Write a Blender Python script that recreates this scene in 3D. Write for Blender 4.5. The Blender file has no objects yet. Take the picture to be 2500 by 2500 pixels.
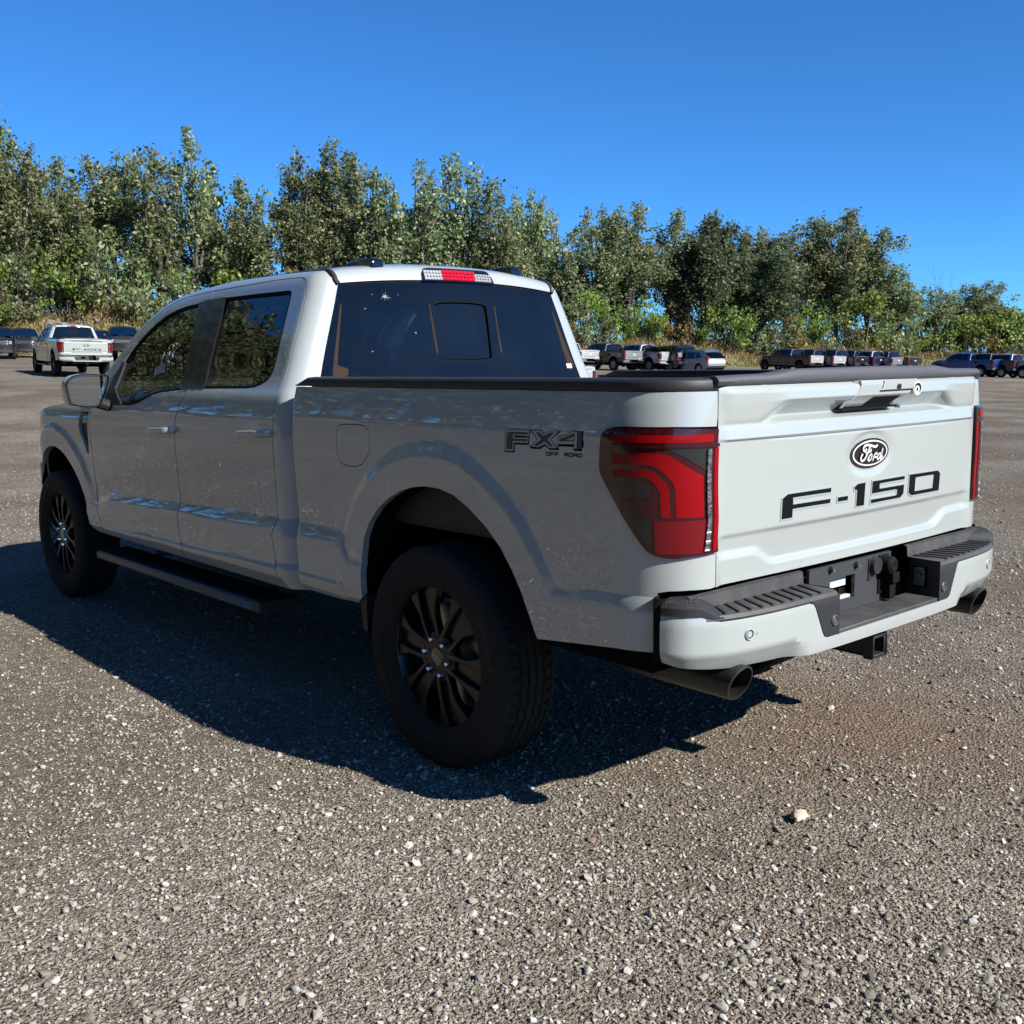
import bpy, math, random
import numpy as np
from mathutils import Vector, Matrix
from mathutils.geometry import delaunay_2d_cdt, tessellate_polygon
R = math.radians
SC = bpy.context.scene
# ------------------------------------------------------------------ camera
RT = Vector((0.7508832, -0.6603062, -0.0130405)); UP = Vector((0.1028597, 0.0974194, 0.9899138)); FW = Vector((0.6523758, 0.7446510, -0.1410695)); CAM = Vector((-3.2189, -2.9988, 1.4749)); FPX = 2573.62
cam_d = bpy.data.cameras.new('camera'); cam = bpy.data.objects.new('camera', cam_d)
SC.collection.objects.link(cam); SC.camera = cam
cam_d.sensor_fit = 'HORIZONTAL'; cam_d.sensor_width = 36; cam_d.lens = 36 * FPX / 2500
cam_d.clip_start = .05; cam_d.clip_end = 5000
m3 = Matrix((RT, UP, -FW)).transposed()
cam.matrix_world = Matrix.Translation(CAM) @ m3.to_4x4()
# ------------------------------------------------------------------ sky and sun
SUN = Vector((.33, -1.37, 1.0)).normalized()
EL = math.asin(SUN.z); AZ = math.atan2(SUN.x, SUN.y)
w = bpy.data.worlds.new('World'); SC.world = w; w.use_nodes = True
nt = w.node_tree; nt.nodes.clear()
sky = nt.nodes.new('ShaderNodeTexSky'); sky.sky_type = 'NISHITA'; sky.sun_disc = False
sky.sun_elevation = EL; sky.sun_rotation = AZ; sky.air_density = .7; sky.dust_density = 0; sky.ozone_density = 6.0; sky.altitude = 200
hs = nt.nodes.new('ShaderNodeMix'); hs.data_type = 'RGBA'; hs.blend_type = 'MULTIPLY'; hs.inputs['Factor'].default_value = 1; hs.inputs['B'].default_value = (.45, 1.0, 1.38, 1)
bg = nt.nodes.new('ShaderNodeBackground'); bg.inputs['Strength'].default_value = .0645
wo = nt.nodes.new('ShaderNodeOutputWorld')
nt.links.new(sky.outputs[0], hs.inputs['A']); nt.links.new(hs.outputs['Result'], bg.inputs[0]); nt.links.new(bg.outputs[0], wo.inputs[0])
ld = bpy.data.lights.new('sun', 'SUN'); ld.energy = 5.0; ld.angle = R(.53); ld.color = (1, .955, .88)
lo = bpy.data.objects.new('sun', ld); SC.collection.objects.link(lo)
lo.rotation_euler = SUN.to_track_quat('Z', 'Y').to_euler()
vs = SC.view_settings; vs.view_transform = 'Standard'; vs.look = 'None'; vs.exposure = .97; vs.gamma = 1; vs.use_curve_mapping = False
SC.cycles.max_bounces = 8; SC.cycles.transparent_max_bounces = 16
SC.cycles.caustics_reflective = False; SC.cycles.caustics_refractive = False
# ------------------------------------------------------------------ materials
MATS = {}
def mat(name, col, rough=.5, metal=0, coat=0, spec=.5, noise=None, bump=None, trans=None, coatr=.03):
    if name in MATS: return MATS[name]
    if metal < .5:      # the picture is exposed for the sunlit paint: real-world reflectances a little under nominal
        col = tuple(c * .68 for c in col); noise = noise and (noise[0], noise[1], tuple(c * .68 for c in noise[2]))
    m = bpy.data.materials.new(name); m.use_nodes = True; t = m.node_tree; b = t.nodes['Principled BSDF']
    b.inputs['Base Color'].default_value = (*col, 1); b.inputs['Roughness'].default_value = rough
    b.inputs['Metallic'].default_value = metal; b.inputs['Coat Weight'].default_value = coat
    b.inputs['Coat Roughness'].default_value = coatr; b.inputs['Specular IOR Level'].default_value = spec
    if noise or bump:
        tc = t.nodes.new('ShaderNodeTexCoord')
    if noise:   # (scale, amount, second colour)
        n = t.nodes.new('ShaderNodeTexNoise'); n.inputs['Scale'].default_value = noise[0]; n.inputs['Detail'].default_value = 6
        n.inputs['Roughness'].default_value = .65
        t.links.new(tc.outputs['Object'], n.inputs['Vector'])
        r = t.nodes.new('ShaderNodeValToRGB'); r.color_ramp.elements[0].position = .5 - noise[1]; r.color_ramp.elements[1].position = .5 + noise[1]
        r.color_ramp.elements[0].color = (*col, 1); r.color_ramp.elements[1].color = (*noise[2], 1)
        t.links.new(n.outputs['Fac'], r.inputs[0]); t.links.new(r.outputs[0], b.inputs['Base Color'])
    if bump:    # (scale, strength, distance)
        n2 = t.nodes.new('ShaderNodeTexNoise'); n2.inputs['Scale'].default_value = bump[0]; n2.inputs['Detail'].default_value = 3
        t.links.new(tc.outputs['Object'], n2.inputs['Vector'])
        bp = t.nodes.new('ShaderNodeBump'); bp.inputs['Strength'].default_value = bump[1]; bp.inputs['Distance'].default_value = bump[2]
        t.links.new(n2.outputs['Fac'], bp.inputs['Height']); t.links.new(bp.outputs[0], b.inputs['Normal'])
    MATS[name] = m; return m
def paint(name, col, dust=.0):
    """glossy car paint; specks of dirt"""
    if name in MATS: return MATS[name]
    m = mat(name, col, .38, 0, 1.0, .4, coatr=.012); t = m.node_tree; b = t.nodes['Principled BSDF']; b.inputs['Coat IOR'].default_value = 1.75
    tc = t.nodes.new('ShaderNodeTexCoord')
    v = t.nodes.new('ShaderNodeTexVoronoi'); v.inputs['Scale'].default_value = 17; v.inputs['Randomness'].default_value = 1
    nz = t.nodes.new('ShaderNodeTexNoise'); nz.inputs['Scale'].default_value = 60
    mx = t.nodes.new('ShaderNodeVectorMath'); mx.operation = 'SCALE'; mx.inputs['Scale'].default_value = .02
    ad = t.nodes.new('ShaderNodeVectorMath'); ad.operation = 'ADD'
    t.links.new(tc.outputs['Object'], nz.inputs['Vector']); t.links.new(nz.outputs['Color'], mx.inputs[0])
    t.links.new(tc.outputs['Object'], ad.inputs[0]); t.links.new(mx.outputs[0], ad.inputs[1]); t.links.new(ad.outputs[0], v.inputs['Vector'])
    r = t.nodes.new('ShaderNodeMapRange'); r.inputs['From Min'].default_value = .028; r.inputs['From Max'].default_value = .055
    r.inputs['To Min'].default_value = .75; r.inputs['To Max'].default_value = 0
    t.links.new(v.outputs['Distance'], r.inputs['Value'])
    n2 = t.nodes.new('ShaderNodeTexNoise'); n2.inputs['Scale'].default_value = 9; t.links.new(tc.outputs['Object'], n2.inputs['Vector'])
    th = t.nodes.new('ShaderNodeMath'); th.operation = 'GREATER_THAN'; th.inputs[1].default_value = .53
    t.links.new(n2.outputs['Fac'], th.inputs[0])
    mu = t.nodes.new('ShaderNodeMath'); mu.operation = 'MULTIPLY'; t.links.new(r.outputs[0], mu.inputs[0]); t.links.new(th.outputs[0], mu.inputs[1])
    mc = t.nodes.new('ShaderNodeMix'); mc.data_type = 'RGBA'
    mc.inputs['A'].default_value = b.inputs['Base Color'].default_value; mc.inputs['B'].default_value = (.10, .09, .08, 1)
    t.links.new(mu.outputs[0], mc.inputs['Factor']); t.links.new(mc.outputs['Result'], b.inputs['Base Color'])
    return m
def glass(name, tint, refl=1.0, film=0):
    """tinted car glass: sees through darkly, mirrors by Fresnel"""
    if name in MATS: return MATS[name]
    m = bpy.data.materials.new(name); m.use_nodes = True; t = m.node_tree; t.nodes.clear()
    o = t.nodes.new('ShaderNodeOutputMaterial'); tr = t.nodes.new('ShaderNodeBsdfTransparent'); tr.inputs[0].default_value = (*tint, 1)
    g = t.nodes.new('ShaderNodeBsdfGlossy'); g.inputs['Roughness'].default_value = .004; g.inputs['Color'].default_value = (refl, refl, refl, 1)
    f = t.nodes.new('ShaderNodeFresnel'); f.inputs['IOR'].default_value = 1.6
    mx = t.nodes.new('ShaderNodeMixShader'); t.links.new(f.outputs[0], mx.inputs[0]); t.links.new(tr.outputs[0], mx.inputs[1]); t.links.new(g.outputs[0], mx.inputs[2])
    out = mx.outputs[0]
    if film:    # thin uneven film of dust on the pane
        df = t.nodes.new('ShaderNodeBsdfDiffuse'); df.inputs[0].default_value = (.34, .36, .38, 1); tc = t.nodes.new('ShaderNodeTexCoord'); nz = t.nodes.new('ShaderNodeTexNoise'); nz.inputs['Scale'].default_value = 3.5; nz.inputs['Detail'].default_value = 5
        t.links.new(tc.outputs['Object'], nz.inputs['Vector']); mr = t.nodes.new('ShaderNodeMapRange'); mr.inputs['From Min'].default_value = .3; mr.inputs['From Max'].default_value = .7; mr.inputs['To Min'].default_value = film * .6; mr.inputs['To Max'].default_value = film * 1.4; t.links.new(nz.outputs['Fac'], mr.inputs['Value'])
        m2 = t.nodes.new('ShaderNodeMixShader'); t.links.new(mr.outputs[0], m2.inputs[0]); t.links.new(out, m2.inputs[1]); t.links.new(df.outputs[0], m2.inputs[2]); out = m2.outputs[0]
    t.links.new(out, o.inputs[0]); MATS[name] = m; return m
P_WHITE = paint('pale_grey_paint', (.462, .502, .490))
M_BLK = mat('black_plastic', (.022, .022, .024), .55, bump=(900, .25, .001))
M_CAP = mat('grained_black_plastic', (.06, .06, .066), .5, noise=(400, .2, (.115, .115, .125)), bump=(700, .5, .001))
M_GRY = mat('grey_step_plastic', (.040, .040, .044), .55, noise=(14, .2, (.085, .082, .078)), bump=(500, .3, .001))
M_GLOSSBLK = mat('gloss_black', (.006, .006, .007), .08, coat=1)
M_RUB = mat('tyre_rubber', (.011, .011, .0115), .8, noise=(9, .3, (.024, .0225, .0205)), spec=.3, bump=(350, .3, .001))
M_SEAL = mat('rubber_seal', (.006, .006, .0065), .8, spec=.15)
M_DARK = mat('dark_underside', (.004, .004, .004), .95, spec=.1)
M_RIMB = mat('rim_black', (.005, .005, .006), .35, coat=.25, spec=.3)
M_RIMF = mat('rim_machined', (.050, .048, .046), .33, metal=1)
M_CHR = mat('chrome', (.75, .75, .76), .10, metal=1)
M_STEEL = mat('brushed_steel', (.45, .44, .43), .38, metal=1)
M_EXH = mat('dark_exhaust', (.03, .03, .032), .38, metal=.4, noise=(30, .3, (.05, .048, .045)))
M_RUST = mat('exhaust_pipe', (.12, .085, .06), .6, metal=.6, noise=(20, .3, (.05, .04, .035)))
M_RED = mat('red_lens', (.30, .0008, .004), .4, coat=.35, spec=.1)
M_RED2 = mat('deep_red_lens', (.17, .001, .006), .3, coat=.8, spec=.2)
M_RED3 = mat('dark_red_housing', (.050, .002, .006), .15, coat=.9, spec=.3)
M_SMK = mat('smoked_lens', (.010, .011, .010), .2, coat=.4, noise=(120, .2, (.030, .034, .029)))
M_CLR = mat('clear_lens', (.05, .053, .057), .25, coat=.6, noise=(140, .10, (.22, .23, .24)))
M_MIRR = mat('mirror_silver', (.42, .46, .47), .01, metal=1)
M_GLS = glass('window_glass', (.10, .115, .115))
M_GLR = glass('rear_glass', (.085, .09, .095), 8/10, .009)
M_INT = mat('black_upholstery', (.02, .02, .021), .7)
M_PIL = mat('pillar_black', (.004, .004, .005), .3, coat=.35, spec=.2)
M_SPLAT = mat('dried_white', (.42, .42, .40), .8)
M_WHT = mat('white_print', (.75, .75, .73), .5)
M_WRIT = mat('white_marker', (.35, .36, .36), .7)
M_TAN = mat('tan_adhesive', (.050, .032, .023), .8, spec=.1)
M_INK = mat('black_decal', (.006, .0065, .007), .6, spec=.08)
M_INK2 = mat('charcoal_decal', (.055, .062, .06), .4)
M_INKL = mat('silver_decal', (.55, .55, .54), .35)
# ------------------------------------------------------------------ helpers
def link(o, parent=None):
    SC.collection.objects.link(o)
    if parent is not None: o.parent = parent
    return o
def thing(name, label, cat, loc=(0, 0, 0), rz=0, group=None):
    o = bpy.data.objects.new(name, None); o.empty_display_size = .2; link(o)
    o.location = loc; o.rotation_euler = (0, 0, rz); o['label'] = label; o['category'] = cat
    if group: o['group'] = group
    return o
def tag(o, label=None, cat=None, group=None, kind=None):
    for k, v in (('label', label), ('category', cat), ('group', group), ('kind', kind)):
        if v: o[k] = v
    return o
class MB:
    def __init__(s): s.v = []; s.f = []; s.m = []; s.n = {}
    def add(s, vs, fs, mi=0):
        k = len(s.v); s.v += [tuple(map(float, p)) for p in vs]
        for f in fs: s.f.append(tuple(i + k for i in f)); s.m.append(mi)
        return s
    def box(s, a, b, mi=0, mtx=None):
        x0, y0, z0 = a; x1, y1, z1 = b
        vs = [(x0, y0, z0), (x1, y0, z0), (x1, y1, z0), (x0, y1, z0), (x0, y0, z1), (x1, y0, z1), (x1, y1, z1), (x0, y1, z1)]
        if mtx is not None: vs = [mtx @ Vector(p) for p in vs]
        return s.add(vs, [(0, 3, 2, 1), (4, 5, 6, 7), (0, 1, 5, 4), (1, 2, 6, 5), (2, 3, 7, 6), (3, 0, 4, 7)], mi)
    def hexa(s, vs, mi=0):
        return s.add(vs, [(0, 3, 2, 1), (4, 5, 6, 7), (0, 1, 5, 4), (1, 2, 6, 5), (2, 3, 7, 6), (3, 0, 4, 7)], mi)
    def tube(s, pts, rad, n=10, mi=0, caps=True):
        pts = [Vector(p) for p in pts]; rs = rad if isinstance(rad, (list, tuple)) else [rad] * len(pts)
        vs = []; fs = []; up = None
        for i, p in enumerate(pts):
            d = (pts[min(i + 1, len(pts) - 1)] - pts[max(i - 1, 0)]).normalized()
            if up is None: up = d.orthogonal().normalized()
            up = (up - d * up.dot(d)).normalized(); sd = d.cross(up)
            for j in range(n):
                a = 2 * math.pi * j / n; vs.append(p + (up * math.cos(a) + sd * math.sin(a)) * rs[i])
        for i in range(len(pts) - 1):
            for j in range(n):
                a = i * n + j; b = i * n + (j + 1) % n; fs.append((a, b, b + n, a + n))
        if caps: fs.append(tuple(range(n - 1, -1, -1))); fs.append(tuple(range((len(pts) - 1) * n, len(pts) * n)))
        return s.add(vs, fs, mi)
    def lathe(s, prof, n=48, axis='x', mi=0, c=(0, 0, 0), close=False):
        """prof: (axial, radius)"""
        vs = []; fs = []; k = len(prof)
        for j in range(n):
            a = 2 * math.pi * j / n; ca, sa = math.cos(a), math.sin(a)
            for (t, r) in prof:
                p = {'x': (t, r * ca, r * sa), 'y': (r * sa, t, r * ca), 'z': (r * ca, r * sa, t)}[axis]
                vs.append((p[0] + c[0], p[1] + c[1], p[2] + c[2]))
        for j in range(n):
            for i in range(k - (0 if close else 1)):
                a = j * k + i; b = j * k + (i + 1) % k; a2 = ((j + 1) % n) * k + i; b2 = ((j + 1) % n) * k + (i + 1) % k
                fs.append((a, b, b2, a2))
        return s.add(vs, fs, mi)
    def prism(s, poly, fm, d, mi=0, cap=True):
        """poly (a,b); fm(a,b,h) -> xyz; extruded from h=0 to h=d (front face at d)"""
        n = len(poly); vs = [fm(a, b, 0) for a, b in poly] + [fm(a, b, d) for a, b in poly]
        fs = [(i, (i + 1) % n, n + (i + 1) % n, n + i) for i in range(n)]
        tr = tessellate_polygon([[Vector((a, b, 0)) for a, b in poly]])
        ar = sum(poly[i][0] * poly[(i + 1) % n][1] - poly[(i + 1) % n][0] * poly[i][1] for i in range(n))
        for t in tr:
            (x0, y0), (x1, y1), (x2, y2) = [poly[i] for i in t]
            if ((x1 - x0) * (y2 - y0) - (x2 - x0) * (y1 - y0)) * ar < 0: t = t[::-1]
            fs.append(tuple(i + n for i in t))
        return s.add(vs, fs, mi)
    def grid(s, P, mi=0, flip=False, wrap=False):
        P = np.asarray(P, float); a, b = P.shape[:2]; vs = P.reshape(-1, 3)
        fs = []
        for i in range(a - 1):
            for j in range(b if wrap else b - 1):
                q = (i * b + j, i * b + (j + 1) % b, (i + 1) * b + (j + 1) % b, (i + 1) * b + j)
                fs.append(q[::-1] if flip else q)
        return s.add(vs, fs, mi)
    def mirror(s):
        k = MB(); k.v = [(-x, y, z) for x, y, z in s.v]; k.f = [f[::-1] for f in s.f]; k.m = list(s.m)
        k.n = {}; return k
    def build(s, name, mats, parent=None, ang=35, bev=None, fix=False):
        me = bpy.data.meshes.new(name); me.from_pydata(s.v, [], s.f)
        if fix:
            import bmesh
            bm = bmesh.new(); bm.from_mesh(me); bmesh.ops.recalc_face_normals(bm, faces=bm.faces); bm.to_mesh(me); bm.free()
        for m in (mats if isinstance(mats, (list, tuple)) else [mats]): me.materials.append(m)
        me.polygons.foreach_set('material_index', s.m)
        me.polygons.foreach_set('use_smooth', [True] * len(me.polygons)); me.update()
        me.set_sharp_from_angle(angle=R(ang))
        o = link(bpy.data.objects.new(name, me), parent)
        if bev:
            b = o.modifiers.new('bevel', 'BEVEL'); b.width = bev; b.segments = 2; b.limit_method = 'ANGLE'; b.angle_limit = R(40); b.harden_normals = False
        return o
def inpoly(P, poly):
    P = np.asarray(P); x, y = P[:, 0], P[:, 1]; r = np.zeros(len(P), bool); n = len(poly)
    for i in range(n):
        (x0, y0), (x1, y1) = poly[i], poly[(i + 1) % n]
        if y0 == y1: continue
        c = ((y0 > y) != (y1 > y)) & (x < (x1 - x0) * (y - y0) / (y1 - y0) + x0); r ^= c
    return r
def dseg(P, poly, closed=True):
    P = np.asarray(P, float); d = np.full(len(P), 1e9); n = len(poly)
    for i in range(n if closed else n - 1):
        a = np.array(poly[i], float); b = np.array(poly[(i + 1) % n], float); ab = b - a; L = ab @ ab
        if L == 0: continue
        t = np.clip(((P - a) @ ab) / L, 0, 1); d = np.minimum(d, np.hypot(*(P - (a + t[:, None] * ab)).T))
    return d
def area(poly): return .5 * sum(poly[i][0] * poly[(i + 1) % len(poly)][1] - poly[(i + 1) % len(poly)][0] * poly[i][1] for i in range(len(poly)))
def inset(poly, d):
    n = len(poly); s = 1 if area(poly) > 0 else -1; out = []
    for i in range(n):
        a, b, c = np.array(poly[i - 1], float), np.array(poly[i], float), np.array(poly[(i + 1) % n], float)
        e1 = (b - a) / max(np.hypot(*(b - a)), 1e-9); e2 = (c - b) / max(np.hypot(*(c - b)), 1e-9)
        n1 = np.array((-e1[1], e1[0])) * s; n2 = np.array((-e2[1], e2[0])) * s; m = n1 + n2; q = m @ n1
        out.append(tuple(b + m * d / max(q, .35)))
    return out
def smooth_poly(poly, k=1, closed=True):
    for _ in range(k):
        q = []; n = len(poly)
        for i in range(n if closed else n - 1):
            a, b = poly[i], poly[(i + 1) % n]
            q += [(a[0] * .75 + b[0] * .25, a[1] * .75 + b[1] * .25), (a[0] * .25 + b[0] * .75, a[1] * .25 + b[1] * .75)]
        if not closed: q = [poly[0]] + q + [poly[-1]]
        poly = q
    return poly
def resample(poly, h, closed=True):
    out = []; n = len(poly)
    for i in range(n if closed else n - 1):
        a, b = np.array(poly[i], float), np.array(poly[(i + 1) % n], float); k = max(1, int(math.ceil(np.hypot(*(b - a)) / h)))
        for j in range(k): out.append(tuple(a + (b - a) * j / k))
    if not closed: out.append(tuple(poly[-1]))
    return out
def patch(name, outline, fm, mats, parent=None, holes=(), feats=(), h=.03, flange=.014, hole_flange=None, hy=None, sides=(1,), off=0, winding=1):
    """sheet over the polygon `outline` in (u,v), mapped by fm -> (x,y,z) arrays; analytic normals; turned-in edges"""
    hy = hy or h
    outl = resample(outline, h); hol = [resample(q, h) for q in holes]; ft = [resample(q, h, False) for q in feats]
    pts = []; ed = []
    for loop in [outl] + hol:
        k = len(pts); pts += loop; ed += [(k + i, k + (i + 1) % len(loop)) for i in range(len(loop))]
    for l in ft:
        k = len(pts); pts += l; ed += [(k + i, k + i + 1) for i in range(len(l) - 1)]
    A = np.array(outl); lo, hi = A.min(0), A.max(0)
    gx = np.arange(lo[0] + h * .5, hi[0], h); gy = np.arange(lo[1] + hy * .5, hi[1], hy)
    G = np.stack(np.meshgrid(gx, gy), -1).reshape(-1, 2); G[:, 0] += (np.round((G[:, 1] - lo[1]) / hy) % 2) * h * .5
    ok = inpoly(G, outl) & (dseg(G, outl) > .45 * min(h, hy))
    for q in hol: ok &= ~inpoly(G, q) & (dseg(G, q) > .45 * min(h, hy))
    for l in ft: ok &= dseg(G, l, False) > .4 * min(h, hy)
    pts = pts + [tuple(p) for p in G[ok]]
    r = delaunay_2d_cdt([Vector(p) for p in pts], ed, [], 0, 1e-7)
    V = np.array([tuple(p) for p in r[0]]); T = np.array([tuple(f) for f in r[2]])
    cen = V[T].mean(1); keep = inpoly(cen, outl)
    for q in hol: keep &= ~inpoly(cen, q)
    ar = np.cross(V[T[:, 1]] - V[T[:, 0]], V[T[:, 2]] - V[T[:, 0]]); keep &= np.abs(ar) > 1e-10
    T = T[keep]; ar = ar[keep]; T[ar < 0] = T[ar < 0][:, ::-1]
    used = np.unique(T); remap = np.full(len(V), -1); remap[used] = np.arange(len(used)); V = V[used]; T = remap[T]
    def F(U): return np.stack([np.asarray(c, float) + 0 * U[:, 0] for c in fm(U[:, 0], U[:, 1])], 1)
    P = F(V)
    cu = V[T] * .88 + V[T].mean(1)[:, None, :] * .12; e = 1.5e-4; cu2 = cu.reshape(-1, 2)
    du = F(cu2 + (e, 0)) - F(cu2 - (e, 0)); dv = F(cu2 + (0, e)) - F(cu2 - (0, e)); N = np.cross(du, dv)
    N /= np.maximum(np.linalg.norm(N, axis=1), 1e-12)[:, None]
    # boundary edges -> flange
    from collections import Counter
    cnt = {}
    for t in T:
        for i in range(3):
            a, b = int(t[i]), int(t[(i + 1) % 3])
            cnt[(a, b)] = 1
    bnd = [(a, b) for (a, b) in cnt if (b, a) not in cnt]
    vn = np.zeros_like(P); np.add.at(vn, T.reshape(-1), N); vn /= np.maximum(np.linalg.norm(vn, axis=1), 1e-9)[:, None]
    if off: P = P + vn * winding * off
    obs = []
    for sx in sides:
        Q = P * (sx, 1, 1); NN = N * (sx, 1, 1); vnn = vn * (sx, 1, 1)
        # orientation: fm gives outward normals with `winding`
        flip = (winding * sx) < 0
        vs = [tuple(p) for p in Q]; fs = [tuple(int(i) for i in (t[::-1] if flip else t)) for t in T]
        nl = []
        for k in range(len(T)):
            q = NN[3 * k:3 * k + 3] * winding
            nl += list(q[::-1] if flip else q)
        if flange:
            mp = {}
            for a, b in bnd:
                for i in (a, b):
                    if i not in mp: mp[i] = len(vs); vs.append(tuple(Q[i] - vnn[i] * winding * flange))
            for a, b in bnd:
                f = (b, a, mp[a], mp[b]); f = f[::-1] if flip else f
                fs.append(f); p = [np.array(vs[i]) for i in f]; nn = np.cross(p[1] - p[0], p[2] - p[0]); nn = nn / max(np.linalg.norm(nn), 1e-12)
                nl += [nn] * 4
        me = bpy.data.meshes.new(name); me.from_pydata(vs, [], fs)
        for m in (mats if isinstance(mats, (list, tuple)) else [mats]): me.materials.append(m)
        me.polygons.foreach_set('use_smooth', [True] * len(me.polygons)); me.update()
        me.normals_split_custom_set([tuple(map(float, q)) for q in nl])
        obs.append(link(bpy.data.objects.new(name, me), parent))
    return obs if len(obs) > 1 else obs[0]
def children(o): return [c for c in bpy.data.objects if c.parent == o]
# ------------------------------------------------------------------ body surfaces of the pickup (metres, y forward, rear axle at y=0)
def pch(xs,ys):
    xs=np.array(xs,float);ys=np.array(ys,float);h=np.diff(xs);d=np.diff(ys)/h
    m=np.zeros(len(xs));m[0]=d[0];m[-1]=d[-1]
    for i in range(1,len(xs)-1):
        if d[i-1]*d[i]>0:
            w1=2*h[i]+h[i-1];w2=h[i]+2*h[i-1];m[i]=(w1+w2)/(w1/d[i-1]+w2/d[i])
    def f(x):
        x=np.clip(x,xs[0],xs[-1]);i=np.clip(np.searchsorted(xs,x)-1,0,len(h)-1)
        t=(x-xs[i])/h[i]
        return ((1+2*t)*(1-t)**2)*ys[i]+t*(1-t)**2*h[i]*m[i]+t*t*(3-2*t)*ys[i+1]+t*t*(t-1)*h[i]*m[i+1]
    return f
def sm(a,b,x):
    t=np.clip((x-a)/(b-a),0,1);return t*t*(3-2*t)
FC=pch([.40,.50,.57,.66,.78,1.0,1.14,1.23,1.30,1.345,1.375,1.60,1.80,2.2],[.89,.940,.960,.966,.970,.981,.987,.984,.973,.957,.940,.848,.764,.596])
FB=pch([.40,.50,.57,.66,.78,1.0,1.14,1.25,1.34,1.385,1.42],[.89,.940,.960,.966,.970,.981,.987,.984,.972,.960,.945])
RNX=np.array([.764,.744,.7275,.7060,.680,.655]);RNZ=np.array([1.80,1.845,1.870,1.887,1.896,1.898])
RNS=np.concatenate([[0],np.cumsum(np.hypot(np.diff(RNX),np.diff(RNZ)))])
RX=pch(RNS,RNX);RZ=pch(RNS,RNZ)
DZ=pch([1.0,1.5,1.87,2.25,2.5,2.65,2.9,3.08,3.25,3.45],[.012,0,0,.015,.038,.066,.168,.305,.46,.64])
YR=pch([.4,1.30,1.385,1.829,1.95],[.985,.99,1.022,1.088,1.115])
CA2,CB2,CN2=.11,.10,2.2
ph=np.linspace(0,np.pi/2,300)
cqx=CA2*(1-np.abs(np.cos(ph))**(2/CN2));cqy=-CB2*np.abs(np.sin(ph))**(2/CN2)
cqs=np.concatenate([[0],np.cumsum(np.hypot(np.diff(cqx),np.diff(cqy)))]);SLC=cqs[-1]
def cab_base(u,v):
    u=np.asarray(u,float);v=np.asarray(v,float)
    s=v-(1.80-DZ(u));top=s>0;st=np.clip(s,0,RNS[-1]);vb=np.minimum(v,1.80-DZ(u))
    F=FC(vb)+np.where(top,RX(st)-.764,0);z=vb+np.where(top,RZ(st)-1.80,0)
    # gentle plan taper toward the front of the cab
    yr=YR(z);yc=yr+CB2;q=yc-u
    sc=np.clip(q,0,SLC)
    x=-F+np.where(q>0,np.interp(sc,cqs,cqx),0)+np.clip(q-SLC,0,None)
    y=np.where(q>0,yc+np.interp(sc,cqs,cqy),u)
    xe=F-CA2
    bow=.045*(1-np.clip(np.abs(x)/np.maximum(xe,.1),0,1)**2)
    y=y-np.where(q>SLC,bow,0)
    return x,y,z
def u_of_x(x,z):
    """u on the rear face of the cab for a given x (<0)"""
    return YR(z)+CB2-SLC-(x+FC(z)-CA2)
CX,CA,CB,CN=.79,.195,.24,2.3
YT=-1.118;Y0=YT+CB
_px=-CA*(1-np.abs(np.cos(ph))**(2/CN));_py=Y0-CB*np.abs(np.sin(ph))**(2/CN)
_s=np.concatenate([[0],np.cumsum(np.hypot(np.diff(_px),np.diff(_py)))]);SL=_s[-1]
def bed_base(u,z):
    u=np.asarray(u,float);z=np.asarray(z,float)
    s=np.clip(Y0-u,0,SL)
    return -(FB(z)+np.where(u<Y0,np.interp(s,_s,_px),0)),np.where(u<Y0,np.interp(s,_s,_py),u),z+0*u
# ------------------------------------------------------------------ the pickup: surfaces with their reliefs
ARCH_R = [(.462, .56), (.452, .72), (.425, .80), (.379, .868), (.31, .93), (.235, .975), (.157, 1.010), (.08, 1.030), (.0, 1.040), (-.08, 1.038), (-.16, 1.022), (-.237, .986), (-.326, .929), (-.394, .868), (-.445, .800), (-.479, .740), (-.52, .655), (-.552, .585)]
ARCH_F = [(3.452, .565), (3.47, .63), (3.50, .70), (3.551, .785), (3.61, .845), (3.689, .900), (3.76, .940), (3.829, .964), (3.905, .978), (3.983, .980), (4.06, .968), (4.123, .943), (4.20, .893), (4.27, .835), (4.33, .765), (4.372, .70)]
ZCY = [-1.35, -.823, -.483, -.3, .2, .444, .543, .560, .594, .633, .963, 1.106, 2.091, 3.097, 3.281, 3.34, 5]
ZCZ = [.805, .788, .763, .75, .74, .743, .743, .757, .800, .816, .811, .813, .786, .752, .697, .694, .69]
def crease(u, z, amp=.022):
    d = np.interp(u, ZCY, ZCZ) - z
    a = np.where(u < -.3, .6 * amp, amp)
    return a * np.sin(np.clip(d / np.where(u < -.3, .055, .095), 0, 1) * np.pi / 2)
def sill(u, z):
    zm = np.interp(u, [-1.3, .5, .6, 1.1, 2.07, 3.22], [0, 0, .595, .592, .570, .550])
    return .009 * np.clip((zm + .012 - z) / .014, 0, 1)
def flare(u, z, arch, w0=.108, w1=.165, amp=.017):
    P = np.stack([u, z], 1); d = dseg(P, arch, False)
    k = 1 - sm(w0, w1, d) + .10 * np.exp(-((d - w0) / .010) ** 2)
    low = sm(.66, .84, z); return amp * k * low + amp * .70 * (1 - low) * np.clip(1 - d / .3, 0, 1)
def bed_off(u, z):
    u = np.asarray(u, float); z = np.asarray(z, float)
    c = crease(u, z)
    f = flare(u, z, ARCH_R)
    o = np.maximum(c, f) + sill(u, z)
    # soft valley ahead of the flare, turned-in front edge of the box
    o = o - .020 * sm(.925, .975, u) ** 2
    # pocket round the tail light
    return o
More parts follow.
